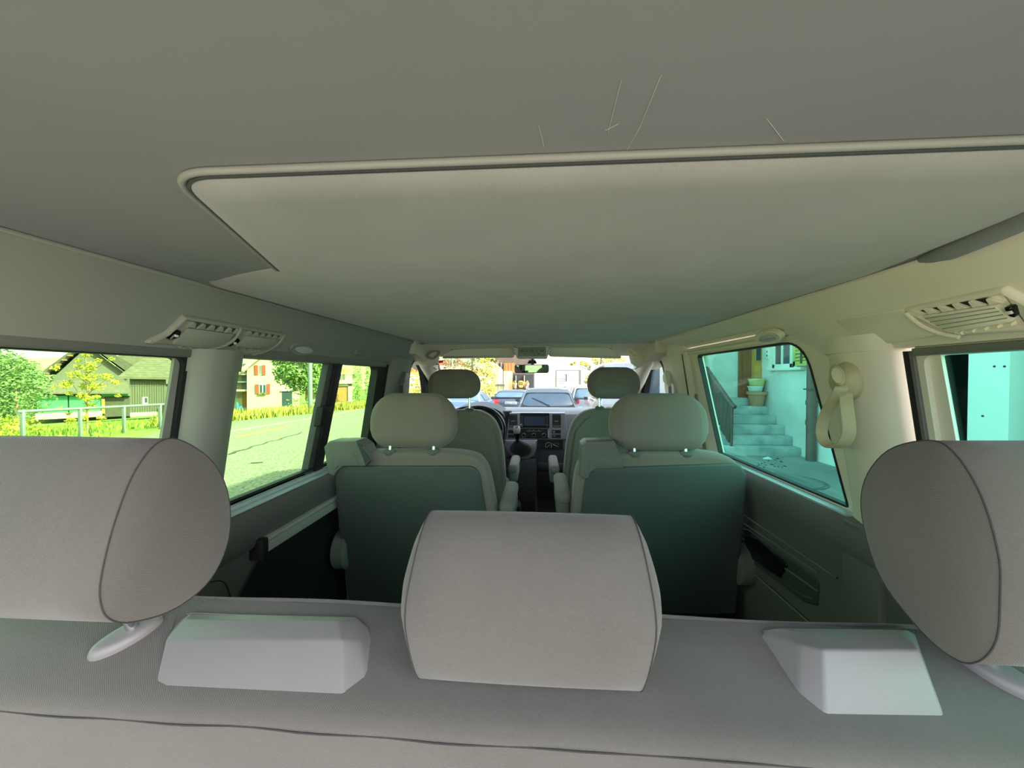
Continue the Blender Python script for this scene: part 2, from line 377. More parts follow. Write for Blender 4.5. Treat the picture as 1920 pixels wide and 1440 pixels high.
trim_l = cornice(-1, 'trim_1', TRIM); trim_r = cornice(1, 'trim_2', TRIM2)
def oc(side, px, py, off=0.0):
    """pixel -> (Y, s) on the flat of an overhead trim; s runs from the window top to the seam"""
    a = Vector((-0.752, 0, 0.056)) if side < 0 else Vector((0.700, 0, 0.057)); b = Vector((-0.685, 0, 0.189)) if side < 0 else Vector((0.612, 0, 0.189))
    e = (b - a).normalized(); n = Vector((-e.z, 0, e.x)) if side > 0 else Vector((e.z, 0, -e.x))
    p = hit(px, py, a + n * off, n); return (p.y, (p - a).dot(e))
def OC(side):
    a = Vector((-0.752, 0, 0.056)) if side < 0 else Vector((0.700, 0, 0.057)); b = Vector((-0.685, 0, 0.189)) if side < 0 else Vector((0.612, 0, 0.189))
    e = (b - a).normalized(); n = Vector((-e.z, 0, e.x)) if side > 0 else Vector((e.z, 0, -e.x))
    return lambda u, v, d: tuple(a + e * v + n * d + Vector((0, u, 0)))

# ---- side walls: lower trim, pillars, windows
def lower_wall(side, name):
    zb = -0.355 if side < 0 else -0.331; mb = MB(); rings = []
    if side < 0: prof = [(-0.02, zb + 0.0), (0.044, zb), (0.050, zb - 0.008), (0.057, zb - 0.030), (0.058, zb - 0.07), (0.046, zb - 0.105), (0.030, zb - 0.118), (0.030, zb - 0.30), (0.015, zb - 0.33), (0.010, zb - 0.6), (0.0, FLOOR)]
    else: prof = [(-0.02, zb + 0.0), (0.038, zb), (0.047, zb - 0.012), (0.055, zb - 0.045), (0.050, zb - 0.075), (0.030, zb - 0.13), (0.028, zb - 0.40), (0.040, zb - 0.43), (0.020, zb - 0.6), (0.0, FLOOR)]
    for y in (0.0, 0.3, 0.6, 0.9, 1.2, 1.5, 1.8, 2.1, 2.6, 3.1):
        rings.append([(side * ((0.82 if side < 0 else 0.765) - i), y, z) for i, z in prof])
    mb.loft(rings, cap=False, closed=False)
    return struct(mb, name, DOORTRIM, ang=50)
wall_l = lower_wall(-1, 'wall_left'); wall_r = lower_wall(1, 'wall_right')
# outer sheet metal behind the trims
MB().box(-0.90, -0.86, 0.0, 3.1, FLOOR - 0.1, -0.37).make('outer_skin', WHITE, wall_l)
MB().box(0.80, 0.84, 0.0, 3.1, FLOOR - 0.1, -0.345).make('outer_skin', WHITE, wall_r)

def pillar(side, name, y0, y1, m, z0, z1, deep=0.045, lean=0.0, parent=None):
    mb = MB(); rings = []
    w = y1 - y0
    for k in range(7):
        z = z0 + (z1 - z0) * k / 6; s = lean * (z - z0)
        prof = [(0, -0.03), (0, 0.012), (0.04, 0.024), (0.12, deep * 0.80), (0.22, deep * 0.95), (0.45, deep), (0.56, deep * 0.97), (0.66, deep * 0.86), (0.90, deep * 0.5), (0.97, 0.014), (1.0, 0.006), (1.0, -0.03)]
        rings.append([S(side, y0 + s + w * a, z, i) for a, i in prof])
    mb.loft(rings)
    if parent: return mb.make(name, m, parent, ang=60)
    return struct(mb, name, m, ang=60)
YL = lambda px, py: ow(-1, px, py)[0]
YR = lambda px, py: ow(1, px, py)[0]
# left rear pillar and its cap
pl0, pl1 = YL(343, 720), YL(437, 720)
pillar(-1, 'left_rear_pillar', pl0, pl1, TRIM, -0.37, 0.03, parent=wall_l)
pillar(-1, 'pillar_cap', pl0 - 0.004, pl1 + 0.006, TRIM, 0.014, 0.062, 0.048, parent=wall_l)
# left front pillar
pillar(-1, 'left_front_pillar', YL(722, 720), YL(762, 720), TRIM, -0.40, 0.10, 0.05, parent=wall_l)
# rearmost pillars at the tailgate
pillar(-1, 'tailgate_pillar', -0.06, 0.12, TRIM, -1.1, 0.19, 0.06, parent=wall_l)
pillar(1, 'tailgate_pillar', -0.06, 0.12, TRIM2, -1.1, 0.19, 0.06, parent=wall_r)

def window(name, side, outer, inner, pane, d0, d1, fm, gm, gd=-0.012):
    o = struct(wall_ring(side, outer, inner, d0, d1), name, fm, ang=50)
    MB().stack(pane, [(0, gd), (0, gd + 0.004)], lambda u, v, d: S(side, u, v, d)).make('pane', gm, o, smooth=False)
    return o
# window_1: left rear side window
ya = YL(350, 720); yb = YL(313, 740)
o_ = rpoly(rect(0.10, ya, -0.365, 0.058), [0.01, 0.02, 0.02, 0.01]); i_ = rpoly(rect(0.13, ya - 0.018, -0.345, 0.041), [0.01, 0.02, 0.02, 0.01])
w1 = window('window_1', -1, o_, i_, rpoly(rect(0.11, ya - 0.004, -0.36, 0.05), 0.01), -0.02, 0.006, BLACK, GL_SIDE)
wall_plate(-1, [(yb, -0.35), (ya - 0.012, -0.35), (ya - 0.016, 0.045), (yb + 0.01, 0.045)], -0.010, -0.004).make('edge_band', TRIM, w1)
wall_plate(-1, rect(0.11, ya - 0.01, 0.043, 0.060), 0.0, 0.014, 0.004).make('blind_rail', MIDPLASTIC, w1)
# window_2: left sliding window between the pillars
yc, yd = YL(430, 760), YL(697, 760)
o_ = rpoly(rect(yc - 0.01, YL(720, 760), -0.362, 0.070), [0.01, 0.03, 0.03, 0.01]); i_ = rpoly(rect(yc + 0.004, yd, -0.338, 0.050), [0.006, 0.03, 0.03, 0.006])
w2 = window('window_2', -1, o_, i_, rpoly(rect(yc - 0.006, YL(700, 760), -0.36, 0.06), 0.01), -0.03, 0.004, BLACK, GL_SIDE, -0.024)
yb0 = YL(578, 860); yb1 = YL(601, 860)
def slant(y0, y1, z0, z1, k): return [(y0, z0), (y1, z0), (y1 + k * (z1 - z0), z1), (y0 + k * (z1 - z0), z1)]
wall_plate(-1, slant(yb0, yb0 + 0.035, -0.345, 0.055, 0.085), -0.02, 0.004, 0.003).make('divider_bar', DARKPLASTIC, w2)
wall_plate(-1, slant(yb0 + 0.038, yb1 + 0.008, -0.345, 0.055, 0.085), -0.02, 0.010, 0.003).make('divider_bar', BLACK, w2)
q = ow(-1, 598, 780); wall_plate(-1, rpoly(rect(q[0] - 0.03, q[0] + 0.035, q[1] - 0.035, q[1] + 0.035), 0.008), 0.004, 0.028, 0.005).make('window_latch', BLACK, w2)
for k, (z0, z1) in enumerate(((-0.350, -0.338), (-0.330, -0.322))):
    wall_plate(-1, rect(yc, yd, z0, z1), -0.01, 0.010 + 0.008 * (1 - k), 0.002).make('slide_rail', SILL if k == 0 else BLACK, w2)
MB().stack(rect(yc - 0.01, YL(720, 860), -0.045, 0.0), [(0, -0.353), (0, -0.3535 + 0.004)], lambda u, v, d: (-0.82 - v, u, d)).make('sill', SILL, w2)
for x, y in ((480, 936), (522, 917), (556, 903)):
    p = at(x, y, Z=-0.348); MB().cyl((p.x, p.y, -0.350), (p.x, p.y, -0.3475), 0.0035, n=10).make('sill_plug', BLACK, w2)
wall_plate(-1, rect(yc + 0.01, YL(718, 690), 0.050, 0.074), 0.0, 0.018, 0.005).make('blind_rail', MIDPLASTIC, w2)
# window_3: left front door window
def door_window(name, side, pts, opts):
    P = [ow(side, *p) for p in pts]; O = [ow(side, *p) for p in opts]
    P = [tuple(p) for p in spline(P, 5, True)]; O = [tuple(p) for p in spline(O, 5, True)]
    M = [tuple(Vector(a).lerp(Vector(b), 0.45)) for a, b in zip(P, O)]
    o = struct(wall_ring(side, M, P, -0.02, 0.012), name, BLACK, ang=50)
    wall_ring(side, O, M, -0.02, 0.028).make('door_trim', TRIM if side < 0 else TRIM2, o)
    MB().stack(M, [(0, -0.014), (0, -0.010)], lambda u, v, d: S(side, u, v, d)).make('pane', GL_FRONT, o, smooth=False)
    return o
w3 = door_window('window_3', -1, ((763, 775), (764, 720), (768, 690), (776, 677), (787, 688), (793, 715), (796, 775), (780, 790)),
                 ((752, 800), (752, 720), (756, 676), (772, 660), (800, 676), (806, 715), (808, 790), (780, 812)))
# ---- right side
pr0, pr1 = YR(1712, 730), YR(1572, 730)
pillar(1, 'right_rear_pillar', pr0 + 0.012, pr1, TRIM2, -0.37, 0.060, 0.040, parent=wall_r)
pillar(1, 'pillar_cap', pr0 + 0.008, pr1 + 0.012, TRIM2, 0.054, 0.088, 0.047, parent=wall_r)
pillar(1, 'right_front_pillar', YR(1303, 720), YR(1262, 720), TRIM2, -0.40, 0.16, 0.045, parent=wall_r)
# window_4: right sliding-door window
ye, yf = YR(1585, 900), YR(1318, 720)
o_ = rpoly(rect(pr1 - 0.02, YR(1300, 720), -0.345, 0.118), [0.01, 0.02, 0.03, 0.03]); i_ = rpoly([(ye - 0.005, -0.322), (YR(1345, 820), -0.322), (yf, 0.100), (ye + 0.06, 0.100)], [0.01, 0.01, 0.02, 0.10], 8)
o_ = rpoly([(pr1 - 0.02, -0.345), (YR(1303, 720), -0.345), (YR(1303, 720), 0.118), (pr1 - 0.02, 0.118)], [0.01, 0.02, 0.02, 0.02], 8)
w4 = window('window_4', 1, o_, i_, rpoly(rect(pr1 - 0.01, YR(1305, 720), -0.34, 0.11), 0.01), -0.02, 0.004, TRIM2, GL_RIGHT, -0.016)
wall_ring(1, i_, inset(i_, 0.006), -0.012, 0.006).make('rubber_seal', BLACK, w4)
MB().stack(rect(pr1 - 0.01, YR(1303, 800), 0.0, 0.036), [(0, -0.331), (0, -0.3265)], lambda u, v, d: (0.765 - v, u, d)).make('sill', SILL, w4)
for k in range(2):
    wall_plate(1, rect(pr1 + 0.06, 2.05, 0.104 + k * 0.014, 0.116 + k * 0.014), 0.0, 0.012 + k * 0.010, 0.003).make('top_rail', TRIM2, w4)
wall_plate(1, rect(YR(1300, 720), YR(1290, 720), -0.35, 0.11), 0.0, 0.03).make('door_gap', BLACK, w4)
wall_plate(1, rect(YR(1326, 830) + 0.01, YR(1303, 830), -0.345, -0.075), 0.002, 0.010, 0.003).make('lower_cover', TRIM, w4)
q = ow(1, 1316, 775); wall_plate(1, rect(q[0] - 0.012, q[0] + 0.012, q[1] - 0.03, q[1] + 0.03), 0.009, 0.012).make('cover_slot', BLACKGLOSS, w4)
# window_5: right rear side window
yg = YR(1730, 730); yh = YR(1778, 730)
o_ = rpoly(rect(0.10, yg, -0.345, 0.062), [0.01, 0.02, 0.02, 0.01]); i_ = rpoly(rect(0.13, yg - 0.016, -0.325, 0.040), [0.01, 0.02, 0.02, 0.01])
w5 = window('window_5', 1, o_, i_, rpoly(rect(0.11, yg - 0.004, -0.34, 0.05), 0.01), -0.02, 0.006, TRIM2, GL_RIGHT)
wall_plate(1, [(yh, -0.33), (yg - 0.010, -0.33), (yg - 0.012, 0.045), (yh + 0.008, 0.045)], -0.010, -0.004).make('edge_band', TRIM2, w5)
wall_plate(1, rect(0.11, yg - 0.008, 0.040, 0.054), 0.004, 0.018, 0.004).make('blind_rail', MIDPLASTIC, w5)
for dy in (0.0, 0.012):
    wall_plate(1, rect(yg - 0.004 + dy, yg + 0.004 + dy, -0.34, 0.05), 0.004, 0.012, 0.002).make('edge_seal', BLACK if dy else DOORTRIM, w5)
# window_6: right front door window
w6 = door_window('window_6', 1, ((1253, 775), (1250, 720), (1246, 690), (1238, 677), (1226, 683), (1216, 706), (1210, 775), (1235, 790)),
                 ((1264, 800), (1264, 720), (1262, 674), (1240, 658), (1212, 676), (1203, 706), (1197, 790), (1235, 812)))

# left lower trim details
rail = MB()
a = at(487, 1022, X=-0.775); b = at(632, 937, X=-0.775); dirr = (b - a).normalized()
r0 = Vector((-0.775, a.y, a.z)); r1 = Vector((-0.775, 1.95, a.z + (1.95 - a.y) * 0.0))
rail_z = (a.z + b.z) / 2
MB().box(-0.790, -0.760, a.y, 1.95, rail_z - 0.024, rail_z + 0.006, 0.004).make('grab_rail', ALU, wall_l)
MB().box(-0.790, -0.752, a.y, 1.95, rail_z + 0.010, rail_z + 0.022, 0.004).make('grab_rail', ALU, wall_l)
MB().box(-0.792, -0.750, a.y - 0.022, a.y + 0.004, rail_z - 0.034, rail_z + 0.026, 0.006).make('rail_end_cap', BLACK, wall_l)
pk = rpoly([(0.93, -0.90), (0.93, -0.58), (1.02, -0.50), (1.9, -0.50), (1.9, -0.90)], 0.05)
MB().stack(pk, [(0, 0.0), (0.004, 0.004), (0.010, 0.004)], lambda u, v, d: (-0.789 + d, u, v)).make('storage_pocket', BLACK, wall_l)
struct(MB().box(-0.80, -0.62, 0.9, 2.4, FLOOR, FLOOR + 0.10, 0.02), 'trim_6', DARKPLASTIC)
MB().tube(spline([(-0.788, 0.86, -0.49), (-0.787, 0.905, -0.52), (-0.787, 0.925, -0.62), (-0.79, 0.93, -0.80)], 5), 0.0015, 6).make('panel_joint', BLACK, wall_l)
# right lower trim details: pocket, ribs, bright edge line
pk = rpoly([ow(1, x, y, 0.033) for x, y in ((1402, 992), (1420, 992), (1560, 1090), (1566, 1138), (1540, 1130), (1400, 1030))], 0.012)
MB().stack(pk, [(0, 0.0), (0.003, 0.004), (0.014, 0.004), (0.022, -0.004)], lambda u, v, d: (0.765 - 0.030 - d, u, v)).make('door_pocket', DARKPLASTIC, wall_r)
pk = rpoly([ow(1, x, y, 0.036) for x, y in ((1415, 1005), (1440, 1010), (1500, 1060), (1490, 1085), (1430, 1045))], 0.008)
MB().stack(pk, [(0, 0.0), (0.003, 0.0055)], lambda u, v, d: (0.765 - 0.031 - d, u, v)).make('pocket_opening', BLACKGLOSS, wall_r)
for pts in (((1396, 958), (1590, 1085)), ((1400, 975), (1555, 1075)), ((1402, 1003), (1562, 1110))):
    P = [ow(1, x, y, 0.034) for x, y in pts]
    MB().tube([(0.765 - 0.0325, y, z) for y, z in P], 0.003, 6).make('trim_rib', MIDPLASTIC, wall_r)
P = [ow(1, x, y, 0.036) for x, y in ((1410, 1048), (1556, 1168))]
MB().tube([(0.765 - 0.036, y, z) for y, z in P], 0.0022, 6).make('trim_edge', TRIM, wall_r)
p = ow(1, 1597, 985, 0.03); wall_plate(1, rect(p[0] - 0.10, p[0] + 0.004, -1.0, -0.335), 0.02, 0.048, 0.01).make('corner_trim', DOORTRIM, wall_r)

# ---- front: header, windscreen, pillars
hd = MB(); rings = []
for x in [-0.70 + 1.33 * k / 16 for k in range(17)]:
    c = 0.012 * (1 - ((x + 0.035) / 0.66) ** 2)
    rings.append([(x, 2.10, 0.186), (x, 2.13, 0.176), (x, 2.22 + c, 0.158 + 0.4 * c), (x, 2.36 + 3 * c, 0.128 + c), (x, 2.40 + 3 * c, 0.135 + c), (x, 2.42, 0.24)])
hd.loft(rings, cap=False, closed=False)
trim3 = struct(hd, 'trim_3', TRIMF, ang=50)
for side, cx, nm in ((-1, -0.70, 'trim_4'), (1, 0.625, 'trim_5')):
    mb = MB(); rings = []
    for t in [k / 8 for k in range(9)]:
        y = 2.25 + 1.0 * t; z = 0.15 - 0.40 * t; x = cx + side * (0.0 + 0.10 * t); r = 0.055
        rings.append([(x + r * cos(2 * pi * k / 10) * 0.8, y + 0.5 * r * sin(2 * pi * k / 10), z + r * sin(2 * pi * k / 10)) for k in range(10)])
    mb.loft(rings)
    o = struct(mb, nm, TRIMF, ang=60)
    MB().hull([(cx + side * a_, y, z) for a_ in (-0.03, 0.12) for y, z in ((2.04, 0.20), (2.04, 0.13), (2.5, 0.12), (2.5, 0.05), (2.5, 0.24), (2.04, 0.24))]).make('corner_filler', TRIMF, o)
    # corner shoulder that carries the grab handle
    if side < 0: px = ((742, 668), (775, 655), (800, 648), (822, 656), (818, 680), (800, 690), (785, 683), (770, 672), (748, 676))
    else: px = ((1262, 668), (1240, 655), (1205, 646), (1180, 656), (1186, 680), (1200, 690), (1216, 682), (1232, 672), (1258, 676))
    pl = [(v.x, v.z) for v in (at(x, y, Y=2.24) for x, y in px)]
    MB().stack(rpoly(pl, 0.02, 3), [(0, 0.05), (0, 0.012), (0.006, 0.003), (0.015, 0)], lambda u, v, d: (u, 2.24 + d, v)).make('corner_shoulder', TRIMF, o)
ws = [(-0.66, 2.40, 0.135), (0.59, 2.40, 0.135), (0.74, 3.35, -0.27), (-0.81, 3.35, -0.27)]
mb = MB(); mb.loft([[Vector(p) for p in ws], [Vector(p) + Vector((0, 0.004, 0.004)) for p in ws]])
struct(mb, 'window_7', GL_FRONT, smooth=False)
fe = MB().box(-0.88, 0.82, 3.30, 3.36, FLOOR, -0.30); struct(fe, 'wall_front', DASH)

# ================================================================== REAR BENCH
BZ = lambda y: -0.335 + 0.26 * (y - 0.355)          # top plane of the bench backrest
bench = thing('rear_bench', 'wide grey twill rear bench across the van with three headrests, nearest row', 'bench seat', (-0.035, 0.5, FLOOR))
def onbench(px, py):
    n = Vector((0, -0.26, 1)); p = hit(px, py, (0, 0.355, -0.335), n); return p
bx0, bx1 = -0.715, 0.655
mb = MB(); rings = []
for k in range(41):
    x = bx0 + (bx1 - bx0) * k / 40; t = abs(x + 0.03) / 0.685; r = 0.02 * max(0, (t - 0.93) / 0.07)
    wob = 0.0
    rings.append([(x, 0.500 - r, -0.75), (x, 0.512 - r, -0.40), (x, 0.508 - r, -0.325), (x, 0.500 - r, -0.306 - r * 0.3), (x, 0.488 - r, BZ(0.488) - 0.001 + wob),
                  (x, 0.45, BZ(0.45) + wob * 0.5), (x, 0.41, BZ(0.41)), (x, 0.378, BZ(0.378) + wob), (x, 0.366, BZ(0.366) - 0.001 + wob), (x, 0.3565, BZ(0.3565) - 0.0055 + wob), (x, 0.3545, BZ(0.355) - 0.011 + wob),
                  (x, 0.356, -0.37), (x, 0.358, -0.45), (x, 0.365, -0.75)])
mb.loft(rings)
back = mb.make('backrest', FAB, bench, ang=70)
MB().tube([(bx0 + (bx1 - bx0) * k / 60, 0.3540 + 0.0008 * sin(k * 1.1), BZ(0.355) - 0.0115 + 0.0007 * sin((bx0 + (bx1 - bx0) * k / 60) * 17) + 0.0005 * sin((bx0 + (bx1 - bx0) * k / 60) * 41 + 1)) for k in range(61)], 0.0008, 6).make('seam', STITCH, bench, back)
MB().tube([(bx0 + (bx1 - bx0) * k / 60, 0.4905, BZ(0.488) + 0.0016 * sin((bx0 + (bx1 - bx0) * k / 60) * 17)) for k in range(61)], 0.0022, 6).make('piping', FAB, bench, back)
mb = MB(); mb.box(bx0, bx1, 0.50, 1.02, -0.86, -0.70, 0.05, 4); mb.make('seat_cushion', FAB, bench)
MB().box(bx0 + 0.1, bx1 - 0.1, 0.45, 0.95, FLOOR, -0.86, 0.01).make('seat_base', DARKPLASTIC, bench)

def headrest(root, parent, x0, x1, prof, dome, m, seams=(1, 1), taper=None, seam_m=None, rb=0.008, cap_k=(0.99, 0.96, 0.88, 0.72, 0.5, 0.25, 0.05)):
    pr = [(p.x, p.y) for p in spline([Vector(p) for p in prof], 5, True)]
    cy = sum(p[0] for p in pr) / len(pr); cz = sum(p[1] for p in pr) / len(pr); cx = (x0 + x1) / 2
    tp = taper or (lambda z: 1.0)
    def ring(x, k): return [(cx + (x - cx) * tp(cz + (z - cz) * k), cy + (y - cy) * k, cz + (z - cz) * k) for y, z in pr]
    rings = []
    for k in cap_k[::-1]: rings.append(ring(x0 - dome * (1 - k ** 3), k))
    for i in range(7): rings.append(ring(x0 + (x1 - x0) * i / 6, 1.0 + 0.012 * sin(pi * i / 6)))
    for k in cap_k: rings.append(ring(x1 + dome * (1 - k ** 3), k))
    o = MB().loft(rings).make('headrest', m, root, parent, ang=75)
    for s, x in ((0, x0), (1, x1)):
        if seams[s]: MB().tube(ring(x, 1.001), 0.0008, 6, closed=True).make('seam', seam_m or STITCH, root, o)
    return o
def post(root, parent, p0, p1, r=0.006):
    return MB().cyl(p0, p1, r, n=12).make('post', CHROME, root, parent)

# outer headrests: side profiles in (Y, Z)
XL = -0.405; XR = 0.405
def sp(px, py, X): v = at(px, py, X=X); return (v.y, v.z)
prL = [sp(x, y, XL) for x, y in ((300, 828), (255, 880), (218, 970), (192, 1070), (188, 1125), (205, 1160), (250, 1166), (330, 1140), (395, 1085), (428, 1010), (428, 930), (400, 868), (345, 828))]
prR = [sp(x, y, XR) for x, y in ((1742, 826), (1790, 850), (1840, 930), (1872, 1040), (1875, 1120), (1868, 1200), (1835, 1240), (1790, 1235), (1725, 1180), (1650, 1080), (1617, 970), (1622, 900), (1665, 845))]
hL = headrest(bench, None, -0.70, XL, prL, 0.012, FAB)
hR = headrest(bench, None, XR, 0.68, prR, 0.014, FAB)
# middle headrest, lower and wider
zt = -0.157
prC = [(0.372, -0.250), (0.378, -0.300), (0.398, -0.318), (0.440, -0.318), (0.482, -0.305), (0.500, -0.255), (0.492, -0.200), (0.470, -0.170), (0.440, -0.157), (0.412, -0.168), (0.388, -0.200)]
hC = headrest(bench, None, -0.135, 0.112, prC, 0.016, FAB, taper=lambda z: 1.0 - 0.10 * max(0, (-0.245 - z) / 0.075) - 0.06 * max(0, (z + 0.225) / 0.07))
for x, y in ((-0.08, 0.445), (0.06, 0.445)):
    post(bench, hC, (x, y, -0.345), (x, y, -0.28))
# stems and oval bezels of the outer headrests
for h, px, py, sx in ((hL, 240, 1196, -1), (hR, 1868, 1266, 1)):
    p = onbench(px, py); n = Vector((0, -0.26, 1)).normalized()
    e = Vector((0.5 * sx * -1, 0.86, 0.22)).normalized(); f = n.cross(e)
    ringp = lambda k, hh: [tuple(p + (e * cos(2 * pi * i / 28) * 0.034 + f * sin(2 * pi * i / 28) * 0.017) * k + n * hh) for i in range(28)]
    MB().loft([ringp(1.0, -0.004), ringp(1.0, 0.004), ringp(0.9, 0.009), ringp(0.7, 0.0105), ringp(0.45, 0.011)]).make('stem_bezel', COVER, bench, ang=60)
    q = p + e * 0.006; post(bench, h, q - n * 0.01, q + n * 0.07, 0.0065)
# latch covers moulded over the rear edge
def latch(bot, rid, top):
    """moulded cover: footprint on the bench, ridge and far top edge, corner for corner"""
    A = [onbench(*q) + Vector((0, 0, -0.0015)) for q in bot]; B_ = [at(x, y, Y=Y) for x, y, Y in rid]; C_ = [at(x, y, Y=Y) for x, y, Y in top]
    n = len(A); mb = MB(); b = bmesh.new()
    va = [b.verts.new(p) for p in A]; vb = [b.verts.new(p) for p in B_]; vc = [b.verts.new(p) for p in C_]
    b.faces.new(va[::-1])
    for k in range(n - 1):
        b.faces.new((va[k], va[k + 1], vb[k + 1], vb[k]))
        b.faces.new((vb[k], vb[k + 1], vc[k + 1], vc[k]))
    b.faces.new((va[-1], va[0], vb[0], vc[0], vc[-1], vb[-1])); b.faces.new(vc)
    bmesh.ops.recalc_face_normals(b, faces=b.faces[:])
    sharp = [e for e in b.edges if len(e.link_faces) == 2 and e.calc_face_angle() > radians(14)]
    bmesh.ops.bevel(b, geom=sharp, offset=0.0085, segments=5, affect='EDGES', profile=0.5, clamp_overlap=True)
    return mb.bm(b).make('latch_cover', COVER, bench, ang=40)
latch(((332, 1154), (288, 1292), (642, 1306), (689, 1277), (703, 1212)),
      ((341, 1152, 0.474), (310, 1200, 0.420), (642, 1199, 0.417), (676, 1203, 0.430), (692, 1176, 0.456)),
      ((362, 1149, 0.464), (346, 1160, 0.448), (636, 1163, 0.446), (656, 1164, 0.450), (668, 1156, 0.462)))
latch(((1424, 1192), (1496, 1300), (1548, 1341), (1772, 1344), (1716, 1184)),
      ((1432, 1184, 0.474), (1500, 1208, 0.434), (1543, 1218, 0.418), (1724, 1218, 0.418), (1706, 1186, 0.470)),
      ((1450, 1177, 0.470), (1500, 1185, 0.454), (1534, 1188, 0.448), (1688, 1188, 0.448), (1694, 1180, 0.464)))

# ================================================================== SECOND ROW SEATS
def captain_seat(name, label, Y, k, out_px, panel_px, hr, posts, cx, group, tower=None, bolster=True, arm=(), thick=0.13, hubs=(), pan_m=None):
    """outline and panel are given as seen from behind, laid on the reclined rear plane of the backrest"""
    t = thing(name, label, 'car seat', (cx, Y + 0.25, FLOOR), group)
    n = Vector((0, 1, k)); p0 = (0, Y, -0.3)
    def on(px, py): v = hit(px, py, p0, n); return (v.x, v.z)
    fm = lambda u, v, d: (u, Y - k * (v + 0.3) + d, v)
    op = chaikin([on(*p[:2]) for p in out_px for _ in range(2 if p[2] == .02 else 1)], 3)
    b = MB().stack(op, [(0.020, 0.004), (0.008, 0.006), (0.002, 0.014), (0.0, 0.03), (0.0, thick * 0.6), (0.008, thick * 0.85), (0.03, thick)], fm).make('backrest', FAB2, t, ang=60)
    pp = rpoly([on(*p[:2]) for p in panel_px], [p[2] for p in panel_px], 6)
    MB().stack(pp, [(0, 0.02), (0, -0.002), (0.003, -0.006), (0.008, -0.008)], fm).make('back_panel', pan_m or BACKPANEL, t, ang=60)
    # headrest
    (hx0, hx1, z0, z1, hy, dep, tw, seams) = hr
    zc = (z0 + z1) / 2; hh = (z1 - z0) / 2
    pf = [(hy - dep * 0.42, zc - hh * 0.35), (hy - dep * 0.40, zc - hh * 0.75), (hy - dep * 0.2, zc - hh), (hy + dep * 0.25, zc - hh), (hy + dep * 0.5, zc - hh * 0.6), (hy + dep * 0.5, zc + hh * 0.3), (hy + dep * 0.35, zc + hh * 0.8), (hy + dep * 0.05, zc + hh), (hy - dep * 0.2, zc + hh * 0.9), (hy - dep * 0.36, zc + hh * 0.3)]
    xin = 0.035
    def tpr(z):
        q = max(-1, min(1, (z - zc) / hh)); k_ = (0.66 + 0.34 * sqrt(max(0, 1 - abs(q) ** 3.2))) if q > 0 else (0.80 + 0.20 * sqrt(max(0, 1 - abs(q) ** 4)))
        return k_ * (1 - tw * 0.35 * max(0, q))
    h = headrest(t, None, hx0 + xin, hx1 - xin, pf, xin, FAB2, seams, taper=tpr, seam_m=MIDPLASTIC, cap_k=(0.985, 0.93, 0.84, 0.70, 0.5, 0.25, 0.05))
    for (px, py, top) in posts:
        x, z = on(px, py); yy = Y - k * (z + 0.3) + 0.016; z += 0.003
        post(t, h, (x, yy, z - 0.03), (x, yy + 0.012, max(top, zc - hh * 0.6)), 0.0065)
        ovl = lambda kk, dz: [(x + 0.024 * kk * cos(2 * pi * i / 20), yy + 0.014 * kk * sin(2 * pi * i / 20) - dz * .6, z + dz + 0.5 * 0.014 * kk * sin(2 * pi * i / 20)) for i in range(20)]
        MB().loft([ovl(1, -0.025), ovl(1, -0.001), ovl(0.93, 0.004), ovl(0.6, 0.0055)]).make('post_collar', MIDPLASTIC, t, ang=60)
    # cushion and pedestal
    w0 = min(p[0] for p in op) + 0.01; w1 = max(p[0] for p in op) - 0.01
    yb = Y - k * (-0.72 + 0.3)
    MB().box(w0, w1, yb + 0.10, yb + 0.50, -0.82, -0.67, 0.05, 4).make('seat_cushion', FAB2, t)
    MB().box(w0 + 0.04, w1 - 0.04, yb + 0.02, yb + 0.50, -1.06, -0.80, 0.015).make('seat_base', BLACK, t)
    MB().box(w0 + 0.08, w1 - 0.08, yb, yb + 0.52, FLOOR, -1.06, 0.01).make('seat_rail', DARKPLASTIC, t)
    for (ax, z, y0, y1, sgn) in arm:
        a = MB().box(ax - 0.026, ax + 0.026, y0 + 0.03, y1 - 0.03, z - 0.105, z - 0.042, 0.014, 3).make('armrest', MIDPLASTIC, t)
        MB().box(ax - 0.028, ax + 0.028, y0, y1, z - 0.05, z, 0.020, 3).make('armrest_pad', FAB2, t, a)
    for (ax, z, y, r) in hubs:
        MB().tube([(ax - 0.028, y, z), (ax - 0.02, y, z), (ax + 0.02, y, z), (ax + 0.028, y, z)], [r * 0.8, r, r, r * 0.8], 24).make('armrest_pivot', MIDPLASTIC, t, ang=50)
    if tower: tower(t, on, fm)
    return t
def tower_left(t, on, fm):
    P = lambda x, y: on(x, y)
    a = [P(x, y) for x, y in ((613, 836), (622, 826), (672, 825), (686, 836), (700, 862), (690, 872), (648, 872), (636, 882), (632, 890), (620, 886))]
    c = MB().stack(rpoly(a, 0.004, 3), [(0.003, -0.020), (0.001, -0.0185), (0, -0.014), (0, 0.06), (0.003, 0.07)], fm).make('belt_tower', MIDPLASTIC, t, ang=18)
    b = [P(x, y) for x, y in ((634, 846), (668, 846), (680, 870), (640, 872), (632, 880))]
    MB().stack(rpoly(b, 0.003, 3), [(0.0, -0.019), (0.0015, -0.0222), (0.0025, -0.0225)], fm).make('belt_cover', MIDPLASTIC, t, c, ang=18)
    s = [P(x, y) for x, y in ((672, 826), (684, 834), (700, 862), (690, 873), (683, 852))]
    MB().stack(s, [(0.0, -0.018), (0.002, -0.021)], fm).make('belt_slot', DARKPLASTIC, t, c)
